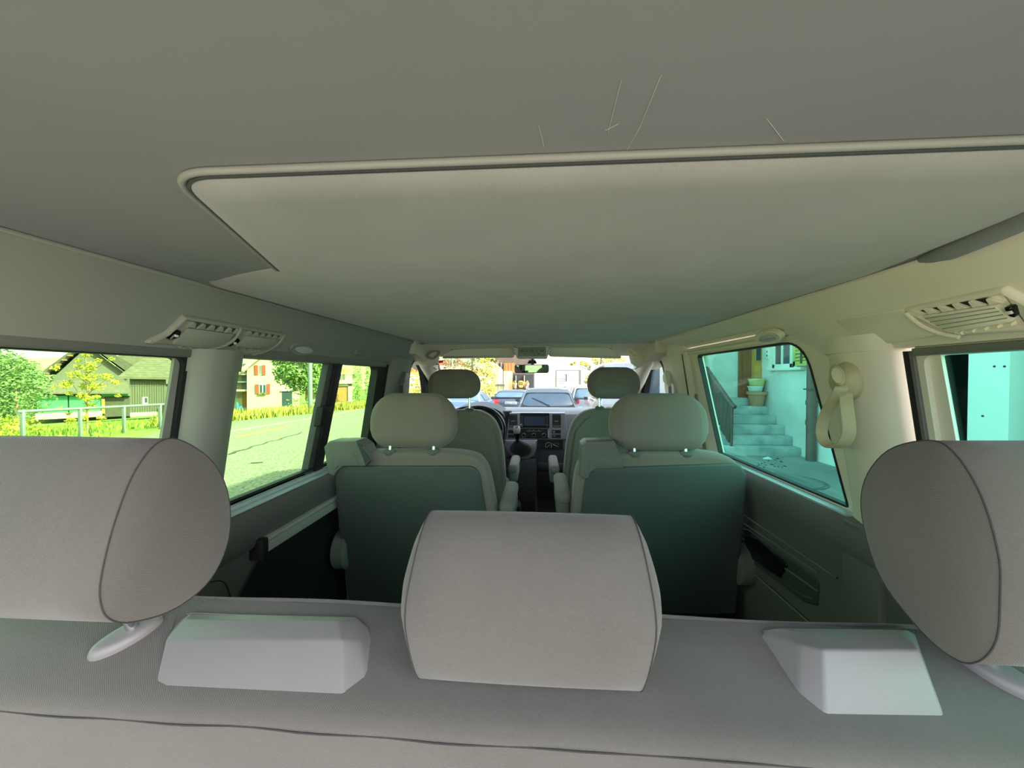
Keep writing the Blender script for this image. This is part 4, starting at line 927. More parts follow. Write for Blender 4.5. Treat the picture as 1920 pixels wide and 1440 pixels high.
for y in Yr:
    e = road_x(y)
    for x in (e - 0.2, e, e + (-2 - e) * .2, e + (-2 - e) * .6, -2, 0, 5, 12, 30): vs.append((x, y, gz(x, y) + (0.012 if x >= e else -0.06)))
for j in range(len(Yr) - 1):
    for i in range(8): fs.append((j * 9 + i, j * 9 + i + 1, (j + 1) * 9 + i + 1, (j + 1) * 9 + i))
road = struct(mb.add(vs, fs), 'road', ASPHALT)
def strip(pts, w, name, m, parent, dz=0.004):
    mb = MB(); P = [Vector(p) for p in pts]
    L_, R_ = [], []
    for i, p in enumerate(P):
        t_ = (P[min(i + 1, len(P) - 1)] - P[max(i - 1, 0)]).normalized(); s_ = Vector((-t_.y, t_.x, 0)) * w / 2
        L_.append(p + s_ + Vector((0, 0, dz))); R_.append(p - s_ + Vector((0, 0, dz)))
    mb.add(L_ + R_, [(i, i + 1, len(P) + i + 1, len(P) + i) for i in range(len(P) - 1)]); return mb.make(name, m, parent)
def og(px, py):
    p = at(px, py, Z=-1.7)
    for _ in range(6): p = at(px, py, Z=gz(p.x, p.y) + 0.012)
    return p
YEL = mat('yellow_road_paint', (226, 170, 56), 0.7, 0.08, 4); PALE = mat('pale_gutter_stone', (134, 135, 122), 0.9, 0.1, 3); CRACK = mat('crack_tar', (60, 62, 60), 0.9, 0.1, 4)
for a, b in (((448, 819), (532, 801)), ((606, 783), (627, 779)), ((646, 772.5), (674, 767))):
    strip([og(*a), og(*b)], 0.16, 'lane_mark', YEL, road)
strip([og(x, y) for x, y in ((425, 810), (500, 798), (580, 785), (640, 774), (690, 765))], 0.30, 'gutter_line', PALE, road)
ck = [og(x, y) for x, y in ((418, 853), (440, 848), (470, 839), (500, 830), (530, 822), (566, 811))]
strip([p + Vector((0.05 * sin(i * 5), 0.05 * cos(i * 3), 0)) for i, p in enumerate(spline(ck, 5))], 0.07, 'crack', CRACK, road)
strip([og(470, 868), og(493, 867)], 0.06, 'crack', CRACK, road); strip([og(470, 782.5), og(505, 782)], 0.25, 'crack', CRACK, road)
yard = struct(MB().box(1.3, 5.75, -8, 14, -1.70, -1.676), 'yard', CONCRETE)
c = og(1478, 903)
MB().tube([Vector((c.x, c.y, -1.675)), Vector((c.x, c.y, -1.668))], [0.52, 0.52], 40).make('manhole_rim', mat('dark_stone', (96, 100, 98), 0.9, 0.1, 4), yard, ang=30)
MB().tube([Vector((c.x, c.y, -1.67)), Vector((c.x, c.y, -1.664))], [0.46, 0.46], 40).make('manhole_cover', mat('old_iron', (112, 116, 112), 0.8, 0.1, 5), yard, ang=30)
mb = MB(); vs = []; fs = []; nx, ny = 50, 14
for j in range(ny):
    for i in range(nx):
        x = -620 + 13 * i; y = 170 + 22 * j; h = 46 * sin(pi * 0.5 * j / (ny - 1)) * (0.55 + 0.45 * noise.noise(Vector((x * 0.006, y * 0.004, 2))))
        h *= min(1, max(0.0, (40 - x) / 140)); vs.append((x, y, -6 + h))
for j in range(ny - 1):
    for i in range(nx - 1): fs.append((j * nx + i, j * nx + i + 1, (j + 1) * nx + i + 1, (j + 1) * nx + i))
HILL = mat('hill_fields', (120, 146, 84), 0.95, 0.2, 0.02, rgb2=(168, 176, 110), detail=6)
struct(mb.add(vs, fs), 'hills', HILL)

# ================================================================== PLANTS
rnd = random.Random(11)
def leaf_cloud(mb, c, r, n, s, flat=0.0):
    for _ in range(n):
        d = Vector((rnd.gauss(0, 1), rnd.gauss(0, 1), rnd.gauss(0, 1))).normalized(); k = rnd.uniform(0.45, 1.02)
        p = Vector(c) + Vector((d.x * r[0] * k, d.y * r[1] * k, d.z * r[2] * k))
        a = Vector((rnd.gauss(0, 1), rnd.gauss(0, 1), rnd.gauss(0, 1) * 0.6)).normalized(); b = a.orthogonal().normalized()
        sz = s * rnd.uniform(0.6, 1.3)
        mb.add([p - a * sz, p + b * sz * 0.55, p + a * sz, p - b * sz * 0.55], [(0, 1, 2, 3)])
    return mb
def tree(name, label, base, blobs, m, n, s, trunk=None, tr=0.12, group=None, cat='tree', branches=()):
    t = thing(name, label, cat, base, group); base = Vector(base); mb = MB()
    for (dx, dy, dz, rx, ry, rz) in blobs:
        vol = rx * rz
        leaf_cloud(mb, base + Vector((dx, dy, dz)), (rx, ry, rz), max(20, int(n * vol)), s)
    mb.make('foliage', m, t, smooth=False, kind='stuff')
    if trunk: MB().tube([base + Vector((0, 0, -0.3)), base + Vector((0.02 * trunk, 0, trunk * 0.5)), base + Vector((0, 0, trunk))], [tr, tr * 0.8, tr * 0.4], 8).make('trunk', BARK, t)
    for b in branches: MB().tube([base + Vector(q) for q in b], [tr * 0.45, tr * 0.2], 6).make('branch', BARK, t)
    return t
def grass_band(mb, pts, w, n, h):
    for _ in range(n):
        i = rnd.randrange(len(pts) - 1); p = Vector(pts[i]).lerp(Vector(pts[i + 1]), rnd.random())
        p.x += rnd.uniform(-w, 0); p.z = gz(p.x, p.y) - 0.03; a = rnd.uniform(0, pi); e = Vector((cos(a), sin(a), 0)) * 0.03
        tip = p + Vector((rnd.uniform(-0.15, 0.15), rnd.uniform(-0.15, 0.15), h * rnd.uniform(0.5, 1.15)))
        mb.add([p - e, p + e, tip + e * 0.3, tip - e * 0.3], [(0, 1, 2, 3)])
edge = [(road_x(y) - 0.05, y, 0) for y in range(14, 50, 2)]
mb = MB(); grass_band(mb, edge, 2.2, 9000, 0.46)
o = mb.make('verge_grass', BLADE, Vector((-13, 20, -1.8)), smooth=False); o['kind'] = 'stuff'; o['label'] = 'tall yellowing grass along the far edge of the road'; o['category'] = 'grass'
# meadow tufts seen through the rear left window
mb = MB()
for _ in range(9000):
    y = rnd.uniform(6, 34); x = road_x(y) - rnd.uniform(1.5, 32); z = gz(x, y) - 0.05; a = rnd.uniform(0, pi); e = Vector((cos(a), sin(a), 0)) * 0.05
    mb.add([Vector((x, y, z)) - e, Vector((x, y, z)) + e, Vector((x + rnd.uniform(-.1, .1), y, z + rnd.uniform(0.12, 0.28)))], [(0, 1, 2)])
o = mb.make('meadow_tufts', GRASS, Vector((-25, 20, -2)), smooth=False); o['kind'] = 'stuff'; o['label'] = 'short sunny meadow grass beyond the steel railing'; o['category'] = 'grass'

p = at(30, 780, Y=17.5); tree('leafy_tree', 'big round green tree at the edge of the meadow, beside the barn', (p.x, p.y, gz(p.x, p.y)),
    [(-0.9, 0, 2.6, 1.7, 1.6, 1.6), (-0.3, 0.3, 1.9, 1.3, 1.3, 1.3), (-1.8, 0, 3.2, 1.5, 1.4, 1.3), (-0.4, 0, 3.2, 1.0, 1.0, 0.9), (-1.0, -0.5, 1.1, 1.7, 1.4, 1.0)], LEAFDK, 900, 0.075, 2.2)
p = at(20, 800, Y=13.5); tree('low_shrub', 'low yellowish shrub at the foot of the round green tree', (p.x, p.y, gz(p.x, p.y)), [(0, 0, 0.35, 1.5, 0.9, 0.45), (-1.2, 0, 0.4, 1.0, 0.8, 0.5)], LEAFYL, 500, 0.07, cat='shrub')
p = at(84, 690, Y=60); tree('leafy_tree', 'dark green trees behind the lean-to roof left of the barn', (p.x, p.y, gz(p.x, p.y)), [(0, 0, 4.5, 4, 3, 3.6), (3.5, 0, 5.0, 2.5, 2, 2.2), (-4, 0, 5, 3, 3, 3)], LEAFDK, 60, 0.24, 3)
# young golden tree behind the railing
bp = at(163, 806, Y=13.0); bp = Vector((bp.x, bp.y, gz(bp.x, bp.y)))
def yl(px, py): v = at(px, py, Y=bp.y) - bp; return (v.x, 0, v.z)
bl = []
for px, py, r in ((163, 664, .12), (176, 660, .10), (150, 668, .10), (130, 676, .10), (124, 690, .12), (140, 688, .12), (160, 684, .16), (176, 690, .15), (195, 676, .10), (208, 672, .08), (150, 702, .18), (170, 706, .22), (190, 706, .16), (214, 706, .12), (120, 718, .15), (136, 722, .16), (155, 724, .22), (180, 724, .18), (200, 716, .12), (112, 726, .09), (130, 738, .10), (160, 742, .16), (178, 746, .14), (196, 744, .12), (205, 742, .08), (158, 758, .12), (115, 766, .10), (122, 776, .08), (145, 770, .10), (175, 760, .10), (150, 786, .14), (168, 782, .12), (186, 784, .12), (130, 790, .12), (198, 792, .10)):
    v = yl(px, py); bl.append((v[0], rnd.uniform(-.3, .3), v[2], r * 1.15, r * 1.2, r * 0.85))
tree('young_tree', 'young golden-leaved tree behind the steel railing', bp, bl, LEAFYL, 5200, 0.038, yl(165, 662)[2], 0.035,
     branches=[(yl(163, 760), yl(136, 720)), (yl(163, 740), yl(205, 706)), (yl(164, 720), yl(128, 690)), (yl(164, 700), yl(206, 674)), (yl(163, 770), yl(195, 744))])

# ================================================================== FARM BUILDINGS ON THE LEFT
class Fac:
    def __init__(s, p, th): s.p = Vector(p); s.U = Vector((cos(th), sin(th), 0)); s.N = Vector((sin(th), -cos(th), 0))
    def hit(s, px, py, off=0): q = hit(px, py, s.p + s.N * off, s.N) - s.p; return (q.dot(s.U), q.z)
    def map(s, u, w, d): return tuple(s.p + s.U * u + s.N * d + Vector((0, 0, w)))
    def poly(s, pts, off=0): return [s.hit(*p, off) for p in pts]
    def plate(s, pts, d0, d1, off=0): return MB().stack(s.poly(pts, off), [(0, d0), (0, d1)], s.map)
    def rect(s, x0, y0, x1, y1, d0, d1, off=0):
        (u0, w1), (u1, w0) = s.hit(x0, y0, off), s.hit(x1, y1, off); return MB().stack(rect(u0, u1, w0, w1), [(0, d0), (0, d1)], s.map)
# barn with gable, lean-to and green sheet doors
p = at(140, 779, Y=44); fb = Fac(p, radians(50))
barn = thing('barn', 'large weathered barn with steep gable and green sheet doors beyond the meadow', 'barn', p)
P = fb.poly(((100, 735), (100, 708), (165, 648), (250, 712), (250, 778), (66, 778), (66, 735)), -3)
MB().stack(P, [(0, -13), (0, -3)], fb.map).make('wall', WOODGREY, barn)
for a, b, c_, d_ in (((80, 697), (164, 636), (168, 644), (88, 702)), ((164, 636), (258, 690), (246, 703), (166, 646))):
    Q = fb.poly((a, b, c_, d_), -3); MB().stack(Q, [(0, -13.5), (0, -2.0)], fb.map).make('roof', ROOFDARK, barn)
for k in range(7):
    u = k / 6; x = 84 + (150 - 84) * u; y = 699 - (699 - 650) * u
    fb.rect(x - 1, y, x + 9, y + 1.6, -3, -1.6, -2).make('rafter', WOODTAN, barn)
a, b = fb.hit(50, 736, 0.6), fb.hit(108, 712, -3.0); c_, d_ = fb.hit(245, 736, 0.6), fb.hit(238, 716, -3.0)
LT = [Vector(fb.map(*a, 0.6)), Vector(fb.map(*c_, 0.6)), Vector(fb.map(*d_, -3.0)), Vector(fb.map(*b, -3.0))]
MB().loft([LT, [q + Vector((0, 0, -0.18)) for q in LT]]).make('lean_to_roof', ROOFTILE, barn)
fb.rect(66, 735, 250, 780, -2.8, -0.6).make('lean_to_wall', ROOFDARK, barn)
for x0, x1 in ((68, 127), (129, 190)): fb.rect(x0, 743, x1, 778, -0.6, -0.35).make('door', GREENPAINT, barn)
fb.rect(66, 776, 192, 781, -0.6, 0).make('plinth', STUCCO, barn)
fb.rect(190, 748, 197, 776, -0.5, -0.2).make('post', WOODTAN, barn)
fb.rect(190, 737, 245, 742, -0.6, -0.1).make('beam', GREENPAINT, barn)
# board-clad shed with tiled roof
p = at(272, 777, Y=38); fs_ = Fac(p, radians(48))
shed = thing('shed', 'grey board-clad shed with a hipped tile roof beside the barn', 'shed', p)
(u0, w1), (u1, w0) = fs_.hit(243, 704), fs_.hit(312, 779)
MB().stack(rect(u0, u1, w0, w1), [(0, -5), (0, -0.06)], fs_.map).make('wall', WOODGREY, shed)
nb = 15
for (ya_, yb_) in ((708, 724), (725, 774)):
    w1_, w0_ = fs_.hit(243, ya_)[1], fs_.hit(243, yb_)[1]
    for k in range(nb):
        x0 = u0 + (u1 - u0) * k / nb; x1 = x0 + (u1 - u0) / nb * 0.82
        MB().stack(rect(x0, x1, w0_, w1_), [(0, -0.06), (0, -0.02 + 0.008 * (k % 3))], fs_.map).make('board', WOODGREY, shed)
fs_.rect(267, 745, 277, 757, -0.06, 0.05).make('window', WHITE, shed); fs_.rect(271, 746, 276.5, 755, 0.03, 0.06).make('pane', DARKGLASS, shed)
fs_.rect(244, 774, 300, 779, -0.06, 0.03).make('plinth', STUCCO, shed)
for side in (0,):
    a, b, c_, d_ = fs_.hit(221, 707), fs_.hit(322, 709), fs_.hit(318, 672), fs_.hit(268, 671)
    TR = [Vector(fs_.map(*a, 0.7)), Vector(fs_.map(*b, 0.7)), Vector(fs_.map(d_[0] + 4, d_[1], -2.4)), Vector(fs_.map(*d_, -2.4))]
    MB().loft([TR, [q + Vector((0, 0, -0.16)) for q in TR]]).make('roof', ROOFTILE, shed)
    for k in range(9):
        u = k / 9; A_ = TR[0].lerp(TR[3], u) + Vector((0, 0, 0.02)); B_ = TR[1].lerp(TR[2], u) + Vector((0, 0, 0.02))
        dn = (TR[3] - TR[0]) / 9
        MB().loft([[A_, B_, B_ + Vector((0, 0, 0.07)), A_ + Vector((0, 0, 0.07))], [A_ + dn, B_ + dn, B_ + dn + Vector((0, 0, 0.01)), A_ + dn + Vector((0, 0, 0.01))]]).make('tile_course', ROOFTILE, shed)
p = at(245, 690, Y=60); fr = Fac(p, radians(40))
rf = thing('farm_roof', 'long grey tiled roof rising behind the shed', 'roof', p)
fr.plate(((212, 706), (222, 664), (420, 664), (420, 720), (240, 720)), -6, 0).make('roof', ROOFTILE, rf)
fr.plate(((236, 720), (420, 720), (420, 775), (240, 775)), -5.5, -0.5).make('wall', WOODGREY, rf)

# steel railing beside the road
ry = [at(x, 790, X=-14.4).y for x in (40, 150, 232)]
rl = thing('railing', 'galvanised steel railing between the road and the meadow', 'railing', (-14.4, ry[1], gz(-14.4, ry[1])))
RP = [at(x, y, X=-14.4) for x, y in ((32, 772), (150, 766), (290, 759))]
MB().tube(RP + [RP[-1] + (RP[-1] - RP[1]) * 0.6], 0.045, 10).make('top_rail', GALV, rl)
for x, y in ((42, 772), (150, 766), (232, 762), (300, 758.5)):
    q = at(x, y, X=-14.4); MB().box(q.x - 0.05, q.x + 0.05, q.y - 0.03, q.y + 0.03, gz(q.x, q.y) - 0.3, q.z, 0.008).make('post', GALV, rl)

# ================================================================== HOUSE WITH RED SHUTTERS, LAMP POST, GARAGE
p = at(500, 772, Y=38); fh = Fac(p, radians(34))
house = thing('house', 'cream house with red shutters across the road, half in tree shade', 'house', p)
fh.plate(((463, 790), (463, 690), (473, 678), (520, 640), (562, 640), (562, 790)), -5, 0).make('wall', STUCCO, house)
fh.plate(((455, 690), (474, 674), (520, 634), (572, 634), (572, 646), (524, 646), (478, 680), (458, 698)), -9.5, 0.9).make('roof', STUCCO, house)
fh.plate(((400, 790), (400, 660), (470, 660), (470, 790)), -9, -2.0, -2).make('wing_wall', STUCCO, house)
for y0, y1 in ((701.5, 703), (731, 733.5), (715.5, 717)):
    fh.rect(430, y0, 466, y1, -2.0, -0.2).make('balcony_edge', STUCCO if y0 != 715.5 else GALV, house)
for x0, y0, x1, y1, m_ in ((453, 702, 463, 730, MIDPLASTIC), (456, 682, 462, 694, DARKGLASS), (454, 736, 464, 763, WOODTAN), (443, 738, 452, 746, MIDPLASTIC)):
    fh.rect(x0, y0, x1, y1, -2.0, -1.9, -2).make('door' if m_ is WOODTAN else 'opening', m_, house)
for (x0, x1, y0, y1, wx0, wx1) in ((477.5, 484, 684.5, 703, 486, 490), (491, 498, 684.5, 703, 0, 0), (479, 485.5, 720.5, 738.5, 486, 499), (500, 506.5, 720, 738.5, 0, 0)):
    s_ = fh.rect(x0, y0, x1, y1, 0, 0.10).make('shutter', REDSHUT, house)
    if wx0:
        w = fh.rect(wx0, y0, wx1 if wx1 > 491 else 491, y1, -0.02, 0.03).make('window', WHITE, house)
        for k in (0, 1):
            xx = wx0 + (wx1 - wx0) * (0.08 + 0.48 * k); fh.rect(xx, y0 + 1, xx + (wx1 - wx0) * 0.38, y1 - 1, 0.03, 0.04).make('pane', DARKGLASS, house, w)
fh.rect(485, 737.5, 500, 739.5, 0.0, 0.25).make('window_box', WOODTAN, house)
mb = MB(); cc = Vector(fh.map(*fh.hit(492, 737), 0.2)); leaf_cloud(mb, cc, (0.5, 0.15, 0.12), 60, 0.06); mb.make('window_flowers', LEAFDK, house, smooth=False, kind='stuff')
fh.rect(529, 733, 548, 762, 0.0, 0.05).make('side_door', DARKGLASS, house)
fh.rect(527, 731, 549, 733, 0.0, 0.2).make('lintel', WHITE, house)
p = Vector(fh.map(*fh.hit(449, 766, 1.5), 1.5)); gc = thing('garden_chair', 'small bright blue garden chair beside the orange door of the cream house', 'chair', p)
BLU = mat('blue_plastic', (40, 150, 190), 0.5, 0.05, 5); g_ = lambda x, y, d: Vector(fh.map(*fh.hit(x, y, d), d))
MB().hull([g_(x, y, 1.5 + d) for x, y in ((443.5, 754), (446.5, 754.5), (448, 763), (444, 764)) for d in (0, 0.5)]).make('backrest', BLU, gc)
MB().hull([g_(x, y, 1.5 + d) for x, y in ((444, 763), (454, 761.5), (454, 763.5), (445, 766)) for d in (0, 0.5)]).make('seat', BLU, gc)
for x in (445, 453):
    for d in (0.02, 0.45): MB().cyl(g_(x, 763, 1.5 + d), g_(x, 768, 1.5 + d), 0.03).make('leg', BLU, gc)
# broad tree shading the house
p = at(575, 765, Y=32); tree('leafy_tree', 'broad bright green tree in front of the cream house', (p.x, p.y, gz(p.x, p.y)),
    [(-0.6, 0, 3.4, 2.2, 1.6, 1.5), (0.9, 0, 3.0, 1.8, 1.5, 1.5), (-0.3, 0, 5.2, 2.6, 1.8, 1.6), (1.2, 0, 4.8, 1.8, 1.5, 1.5), (-0.6, 0.4, 2.2, 1.6, 1.1, 0.9), (1.1, 0.3, 1.6, 1.0, 0.8, 0.8), (-1.9, 0, 2.9, 1.0, 0.9, 0.8), (-2.2, 0, 4.4, 1.0, 0.9, 0.8)], LEAF, 460, 0.13, 2.4, 0.18)
for k, (px, py, Y, lab) in enumerate(((560, 757, 26, 'leafy bush in the verge left of the lamp post'), (595, 752, 27, 'white-flowering bush behind the lamp post'), (700, 745, 30, 'bush in the verge right of the wooden garage'))):
    p = at(px, py, Y=Y); tree('verge_bush', lab, (p.x, p.y, gz(p.x, p.y)), [(0, 0, 0.5, 1.3, 0.7, 0.55), (0.7, 0, 0.7, 0.8, 0.6, 0.5)], LEAF if k != 1 else mat('pale_blossom', (196, 200, 170), 0.8, 0.2, 2, rgb2=(130, 160, 80)), 160, 0.09, cat='bush')
b = at(582, 760, Y=21); b.z = gz(b.x, b.y)
lpst = thing('lamp_post', 'pale grey lamp post standing at the far edge of the road', 'lamp post', b)
MB().tube([b + Vector((0, 0, -0.2)), b + Vector((0, 0, 3)), b + Vector((0, 0, 7.5))], [0.13, 0.115, 0.09], 14).make('pole', GALV, lpst)
MB().tube([b + Vector((0, 0, 7.4)), b + Vector((0.6, -0.2, 7.8)), b + Vector((1.6, -0.5, 7.9))], 0.05, 10).make('arm', GALV, lpst)
MB().box(b.x + 1.4, b.x + 2.1, b.y - 0.75, b.y - 0.45, b.z + 7.8, b.z + 7.95, 0.04).make('lamp_head', GALV, lpst)
# garage with wooden door and roof terrace
p = at(637, 752, Y=46); fg = Fac(p, radians(44))
gar = thing('garage', 'cream garage with a brown plank door and a railed roof terrace', 'garage', p)
fg.rect(596, 720, 660, 756, -4, -0.12).make('wall', STUCCO, gar)
fg.rect(596, 713, 663, 719, -4.2, 0.5).make('roof_slab', STUCCO, gar)
(u0, w1), (u1, w0) = fg.hit(620, 725), fg.hit(652, 753)
fg.rect(598, 719, 620.5, 753, -0.12, 0.10).make('wall_pier', STUCCO, gar); fg.rect(652, 719, 660, 753, -0.12, 0.10).make('wall_pier', STUCCO, gar); fg.rect(598, 718, 660, 724, -0.12, 0.10).make('lintel', STUCCO, gar)
for k in range(14): MB().stack(rect(u0 + (u1 - u0) * k / 14, u0 + (u1 - u0) * (k + 0.9) / 14, w0, w1), [(0, -0.12), (0, -0.03)], fg.map).make('plank', WOODTAN, gar)
for k in range(9):
    x = 610 + 6.2 * k; fg.rect(x, 702 - 0.1 * k, x + 4.6, 713, 0.2, 0.3).make('railing_panel', WOODGREY if k % 4 < 2 else STUCCO, gar)
fg.rect(600, 700.5, 664, 702, 0.15, 0.4).make('handrail', STUCCO, gar)
p = at(610, 742, Y=44); q = Fac(p, radians(44)); sg_ = thing('mailbox', 'pale green box on the garage wall beside the plank door', 'box', p)
q.rect(611, 735, 618, 744, 0, 0.4).make('body', GALV, sg_); q.rect(611, 733.5, 619, 735.2, -0.05, 0.5).make('lid', WHITE, sg_)
p = at(632, 702, Y=50); tree('terrace_shrubs', 'yellow-green shrubs on the garage roof terrace', (p.x, p.y, p.z), [(-1.2, 0, 0.3, 1.2, 0.8, 0.7), (0.4, 0, 0.4, 1.3, 0.8, 0.7), (-0.4, 0, 0.9, 1.0, 0.7, 0.5)], LEAFYL, 130, 0.13, cat='shrub')
for k, (px, Yy) in enumerate(((667, 44), (674, 45), (690, 40))):
    p = at(px, 746, Y=Yy); z0 = gz(p.x, p.y)
    tree('cypress', ('slim cypress against the right end of the garage', 'second slim cypress, beside the one at the garage', 'cypress standing alone right of the garage pair')[k], (p.x, p.y, z0),
         [(0, 0, 1.0, 0.42, 0.42, 1.1), (0, 0, 2.4, 0.40, 0.4, 1.2), (0, 0, 3.6, 0.26, 0.26, 0.9)], LEAF, 420, 0.10, 1.0, 0.08, 'cypresses beside the garage')

# ================================================================== HOUSE ON THE RIGHT WITH STONE STEPS
HX = 5.55
hr_ = thing('stucco_house', 'pale rough-plastered house wall close beside the van on its right', 'house', (HX, 6, -1.7))
MB().box(HX, HX + 5, 7.62, 15.0, -1.9, 3.9).make('wall', HOUSEWALL, hr_)
MB().box(HX, HX + 6, -1.4, 4.3, 1.6, 5.6).make('unseen_upper_wall', HOUSEWALL, hr_)  # unseen block, shaped to shade the van and leave the ground behind sunlit
MB().box(HX, HX + 6, -1.4, 4.3, -1.9, 1.6).make('wall', HOUSEWALL, hr_)
MB().box(HX + 1.2, HX + 1.4, 4.3, 7.62, -1.9, 1.6).make('dark_doorway', BLACK, hr_)
MB().box(HX, HX + 1.3, 7.40, 7.62, -1.9, 1.6).make('door_reveal', HOUSEWALL, hr_)
rf = MB().hull([(HX - 0.7, -1.7, 5.6), (HX + 6.5, -1.7, 5.6), (HX - 0.7, 4.6, 5.6), (HX + 6.5, 4.6, 5.6), (HX + 3, -1.7, 7.9), (HX + 3, 4.6, 7.9)]); rf.make('roof', ROOFTILE, hr_)
rf = MB().hull([(HX - 0.5, 7.7, 3.9), (HX + 5, 7.7, 3.9), (HX - 0.5, 15.2, 3.9), (HX + 5, 15.2, 3.9), (HX + 2.5, 7.7, 5.0), (HX + 2.5, 15.2, 5.0)]); rf.make('roof', ROOFTILE, hr_)
def hw(px, py, X=HX): v = at(px, py, X=X); return v
MB().box(HX, HX + 6, 4.3, 7.62, 1.6, 3.9).make('unseen_upper_wall', HOUSEWALL, hr_)  # unseen upper part, height set for the shade it casts
# white door post with bolt marks
a, b = hw(1815, 700, HX - 0.12), hw(1893, 700, HX - 0.12)
pt = thing('door_post', 'bright white door post beside the dark doorway, seen through the right rear window', 'post', (HX, a.y, -1.7))
MB().box(HX - 0.12, HX + 0.6, b.y, a.y, -1.7, 1.6, 0.006).make('body', WHITEWALL, pt)
for x, y in ((1866, 656), (1887, 655), (1865, 687), (1884, 687), (1843, 780)):
    q = hw(x, y, HX - 0.12); MB().cyl((HX - 0.121, q.y, q.z), (HX - 0.128, q.y, q.z), 0.012, n=10).make('bolt', BLACK, pt)
# small barred dark door next to the drainpipe, with a bin
d0, d1 = 6.35, 7.40
dr = MB().box(HX + 0.30, HX + 0.34, d0, d1, -1.69, 1.4).make('cellar_door', BLACK, hr_)
for k in range(8):
    z = -1.62 + k * 0.36; MB().box(HX + 0.25, HX + 0.30, d0, d1, z, z + 0.33, 0.008).make('plank', DARKPLASTIC, hr_, dr)
MB().box(HX + 0.22, HX + 0.32, d0 - 0.06, d0, -1.68, 1.4).make('frame', WOODDARK, hr_, dr)
# drainpipe
dp0 = hw(1520, 863, HX - 0.10); dpt = thing('drainpipe', 'brown cast-iron drainpipe running down the plaster wall to the pavement', 'drainpipe', (HX - 0.1, dp0.y, -1.68))
MB().cyl((HX - 0.10, dp0.y, -1.69), (HX - 0.10, dp0.y, 1.6), 0.085, n=20).make('pipe', PIPE, dpt)
for z in (-0.95, -0.55, 0.55): MB().cyl((HX - 0.10, dp0.y, z), (HX - 0.10, dp0.y, z + 0.09), 0.098, n=20).make('joint', PIPE, dpt)
for z in (-0.25, 1.0): MB().box(HX - 0.2, HX, dp0.y - 0.10, dp0.y + 0.10, z, z + 0.03).make('bracket', PIPE, dpt)
# stone steps, climbing away along the wall to the landing
steps = thing('stone_steps', 'worn pale stone steps climbing to the wooden house door', 'steps', (4.6, 9.5, -1.69))
ytop = []
base = [((1497, 855), (1504, 838)), ((1487, 832), (0, 0))]
corners = [(1503, 838), (1487, 816), (1472, 796), (1456, 777), (1441, 760)]     # right-hand top corners of the risers, on the wall
rise = 0.198; yk = [hw(*c).y for c in corners]; yk.append(yk[4] + 0.27)
xl0 = [3.95, 4.02, 4.08, 4.14, 4.2, 4.25]
for k in range(6):
    zt = -1.69 + rise * (k + 1); ye_ = (yk[k + 1] + 0.12) if k < 5 else yk[5] + 0.3
    MB().box(xl0[k] - 0.05 * k * 0, HX - 0.005, yk[k], ye_, zt - rise, zt, 0.018, 2).make('step', STONESTEP, steps)
    if k: MB().box(xl0[k], HX - 0.005, yk[k] + 0.03, yk[5] + 0.4, -1.7, zt - rise, 0.0).make('step_core', STONESTEP, steps)
ZL = -1.69 + rise * 6; YL_ = yk[5]
# railing panel on the open side of the steps
RX = 3.95
rpn = thing('stair_railing', 'dark sheet-metal railing along the open side of the stone steps', 'railing', (RX, yk[2], -1.5))
R0 = at(1372, 758, Y=yk[0] + 0.10); R1 = at(1325, 690, Y=yk[5] - 0.05); Rb = at(1366, 830, Y=yk[0] + 0.10)
up_ = [R0, R1, R1 + Vector((-0.3, 0, 0))]
MB().tube([R0 + Vector((0.02, -0.10, -0.06)), R0, R1, R1 + Vector((-0.35, 0.02, 0))], 0.045, 10).make('handrail', PIPE, rpn)
lowa = Rb; lowb = R1 + Vector((0, 0, -1.0))
N_ = 7
for k in range(N_):
    u0, u1 = k / N_, (k + 0.96) / N_
    P4 = [R0.lerp(R1, u0) + Vector((0, 0, -0.07)), R0.lerp(R1, u1) + Vector((0, 0, -0.07)), lowa.lerp(lowb, u1), lowa.lerp(lowb, u0)]
    MB().loft([P4, [q + Vector((0.03, 0, 0)) for q in P4]]).make('panel', WOODDARK, rpn, smooth=False)
MB().cyl(R0 + Vector((0.01, 0, -0.02)), (R0.x, R0.y, -1.5), 0.028).make('post', PIPE, rpn)
# house door at the head of the steps, facing the van, and the return wall it sits in
dw = YL_ + 0.10
fdw = lambda u, v, d: (u, dw - d, v)
def dpx(x0, y0, x1, y1):
    a = at(x0, y1, Y=dw); b = at(x1, y0, Y=dw); return rect(a.x, b.x, a.z, b.z)
a = at(1388, 745, Y=dw); b = at(1431, 600, Y=dw)
hd_ = MB().stack(rect(a.x, b.x, ZL + 0.01, b.z), [(0, 0), (0, 0.05)], fdw).make('door', OCHRE, hr_)
MB().stack(rect(a.x, at(1405, 700, Y=dw).x, ZL + 0.01, b.z), [(0, 0.05), (0, 0.10)], fdw).make('side_panel', WOODBROWN, hr_, hd_)
MB().stack(rect(at(1412, 700, Y=dw).x, at(1428, 700, Y=dw).x, at(1412, 680, Y=dw).z, b.z - 0.1), [(0, 0.05), (0.03, 0.07)], fdw).make('raised_panel', OCHRE, hr_, hd_)
MB().stack(dpx(1415, 600, 1424, 676), [(0, 0.06), (0, 0.08)], fdw).make('pane', DARKGLASS, hr_, hd_)
MB().stack(dpx(1412, 686, 1428, 712), [(0, 0.05), (0.04, 0.08)], fdw).make('raised_panel', OCHRE, hr_, hd_)
MB().stack(rect(a.x - 0.06, a.x, ZL, b.z), [(0, -0.01), (0, 0.08)], fdw).make('frame', WOODBROWN, hr_, hd_)
MB().stack(rect(b.x, b.x + 0.05, ZL, b.z), [(0, -0.01), (0, 0.08)], fdw).make('frame', WOODBROWN, hr_, hd_)
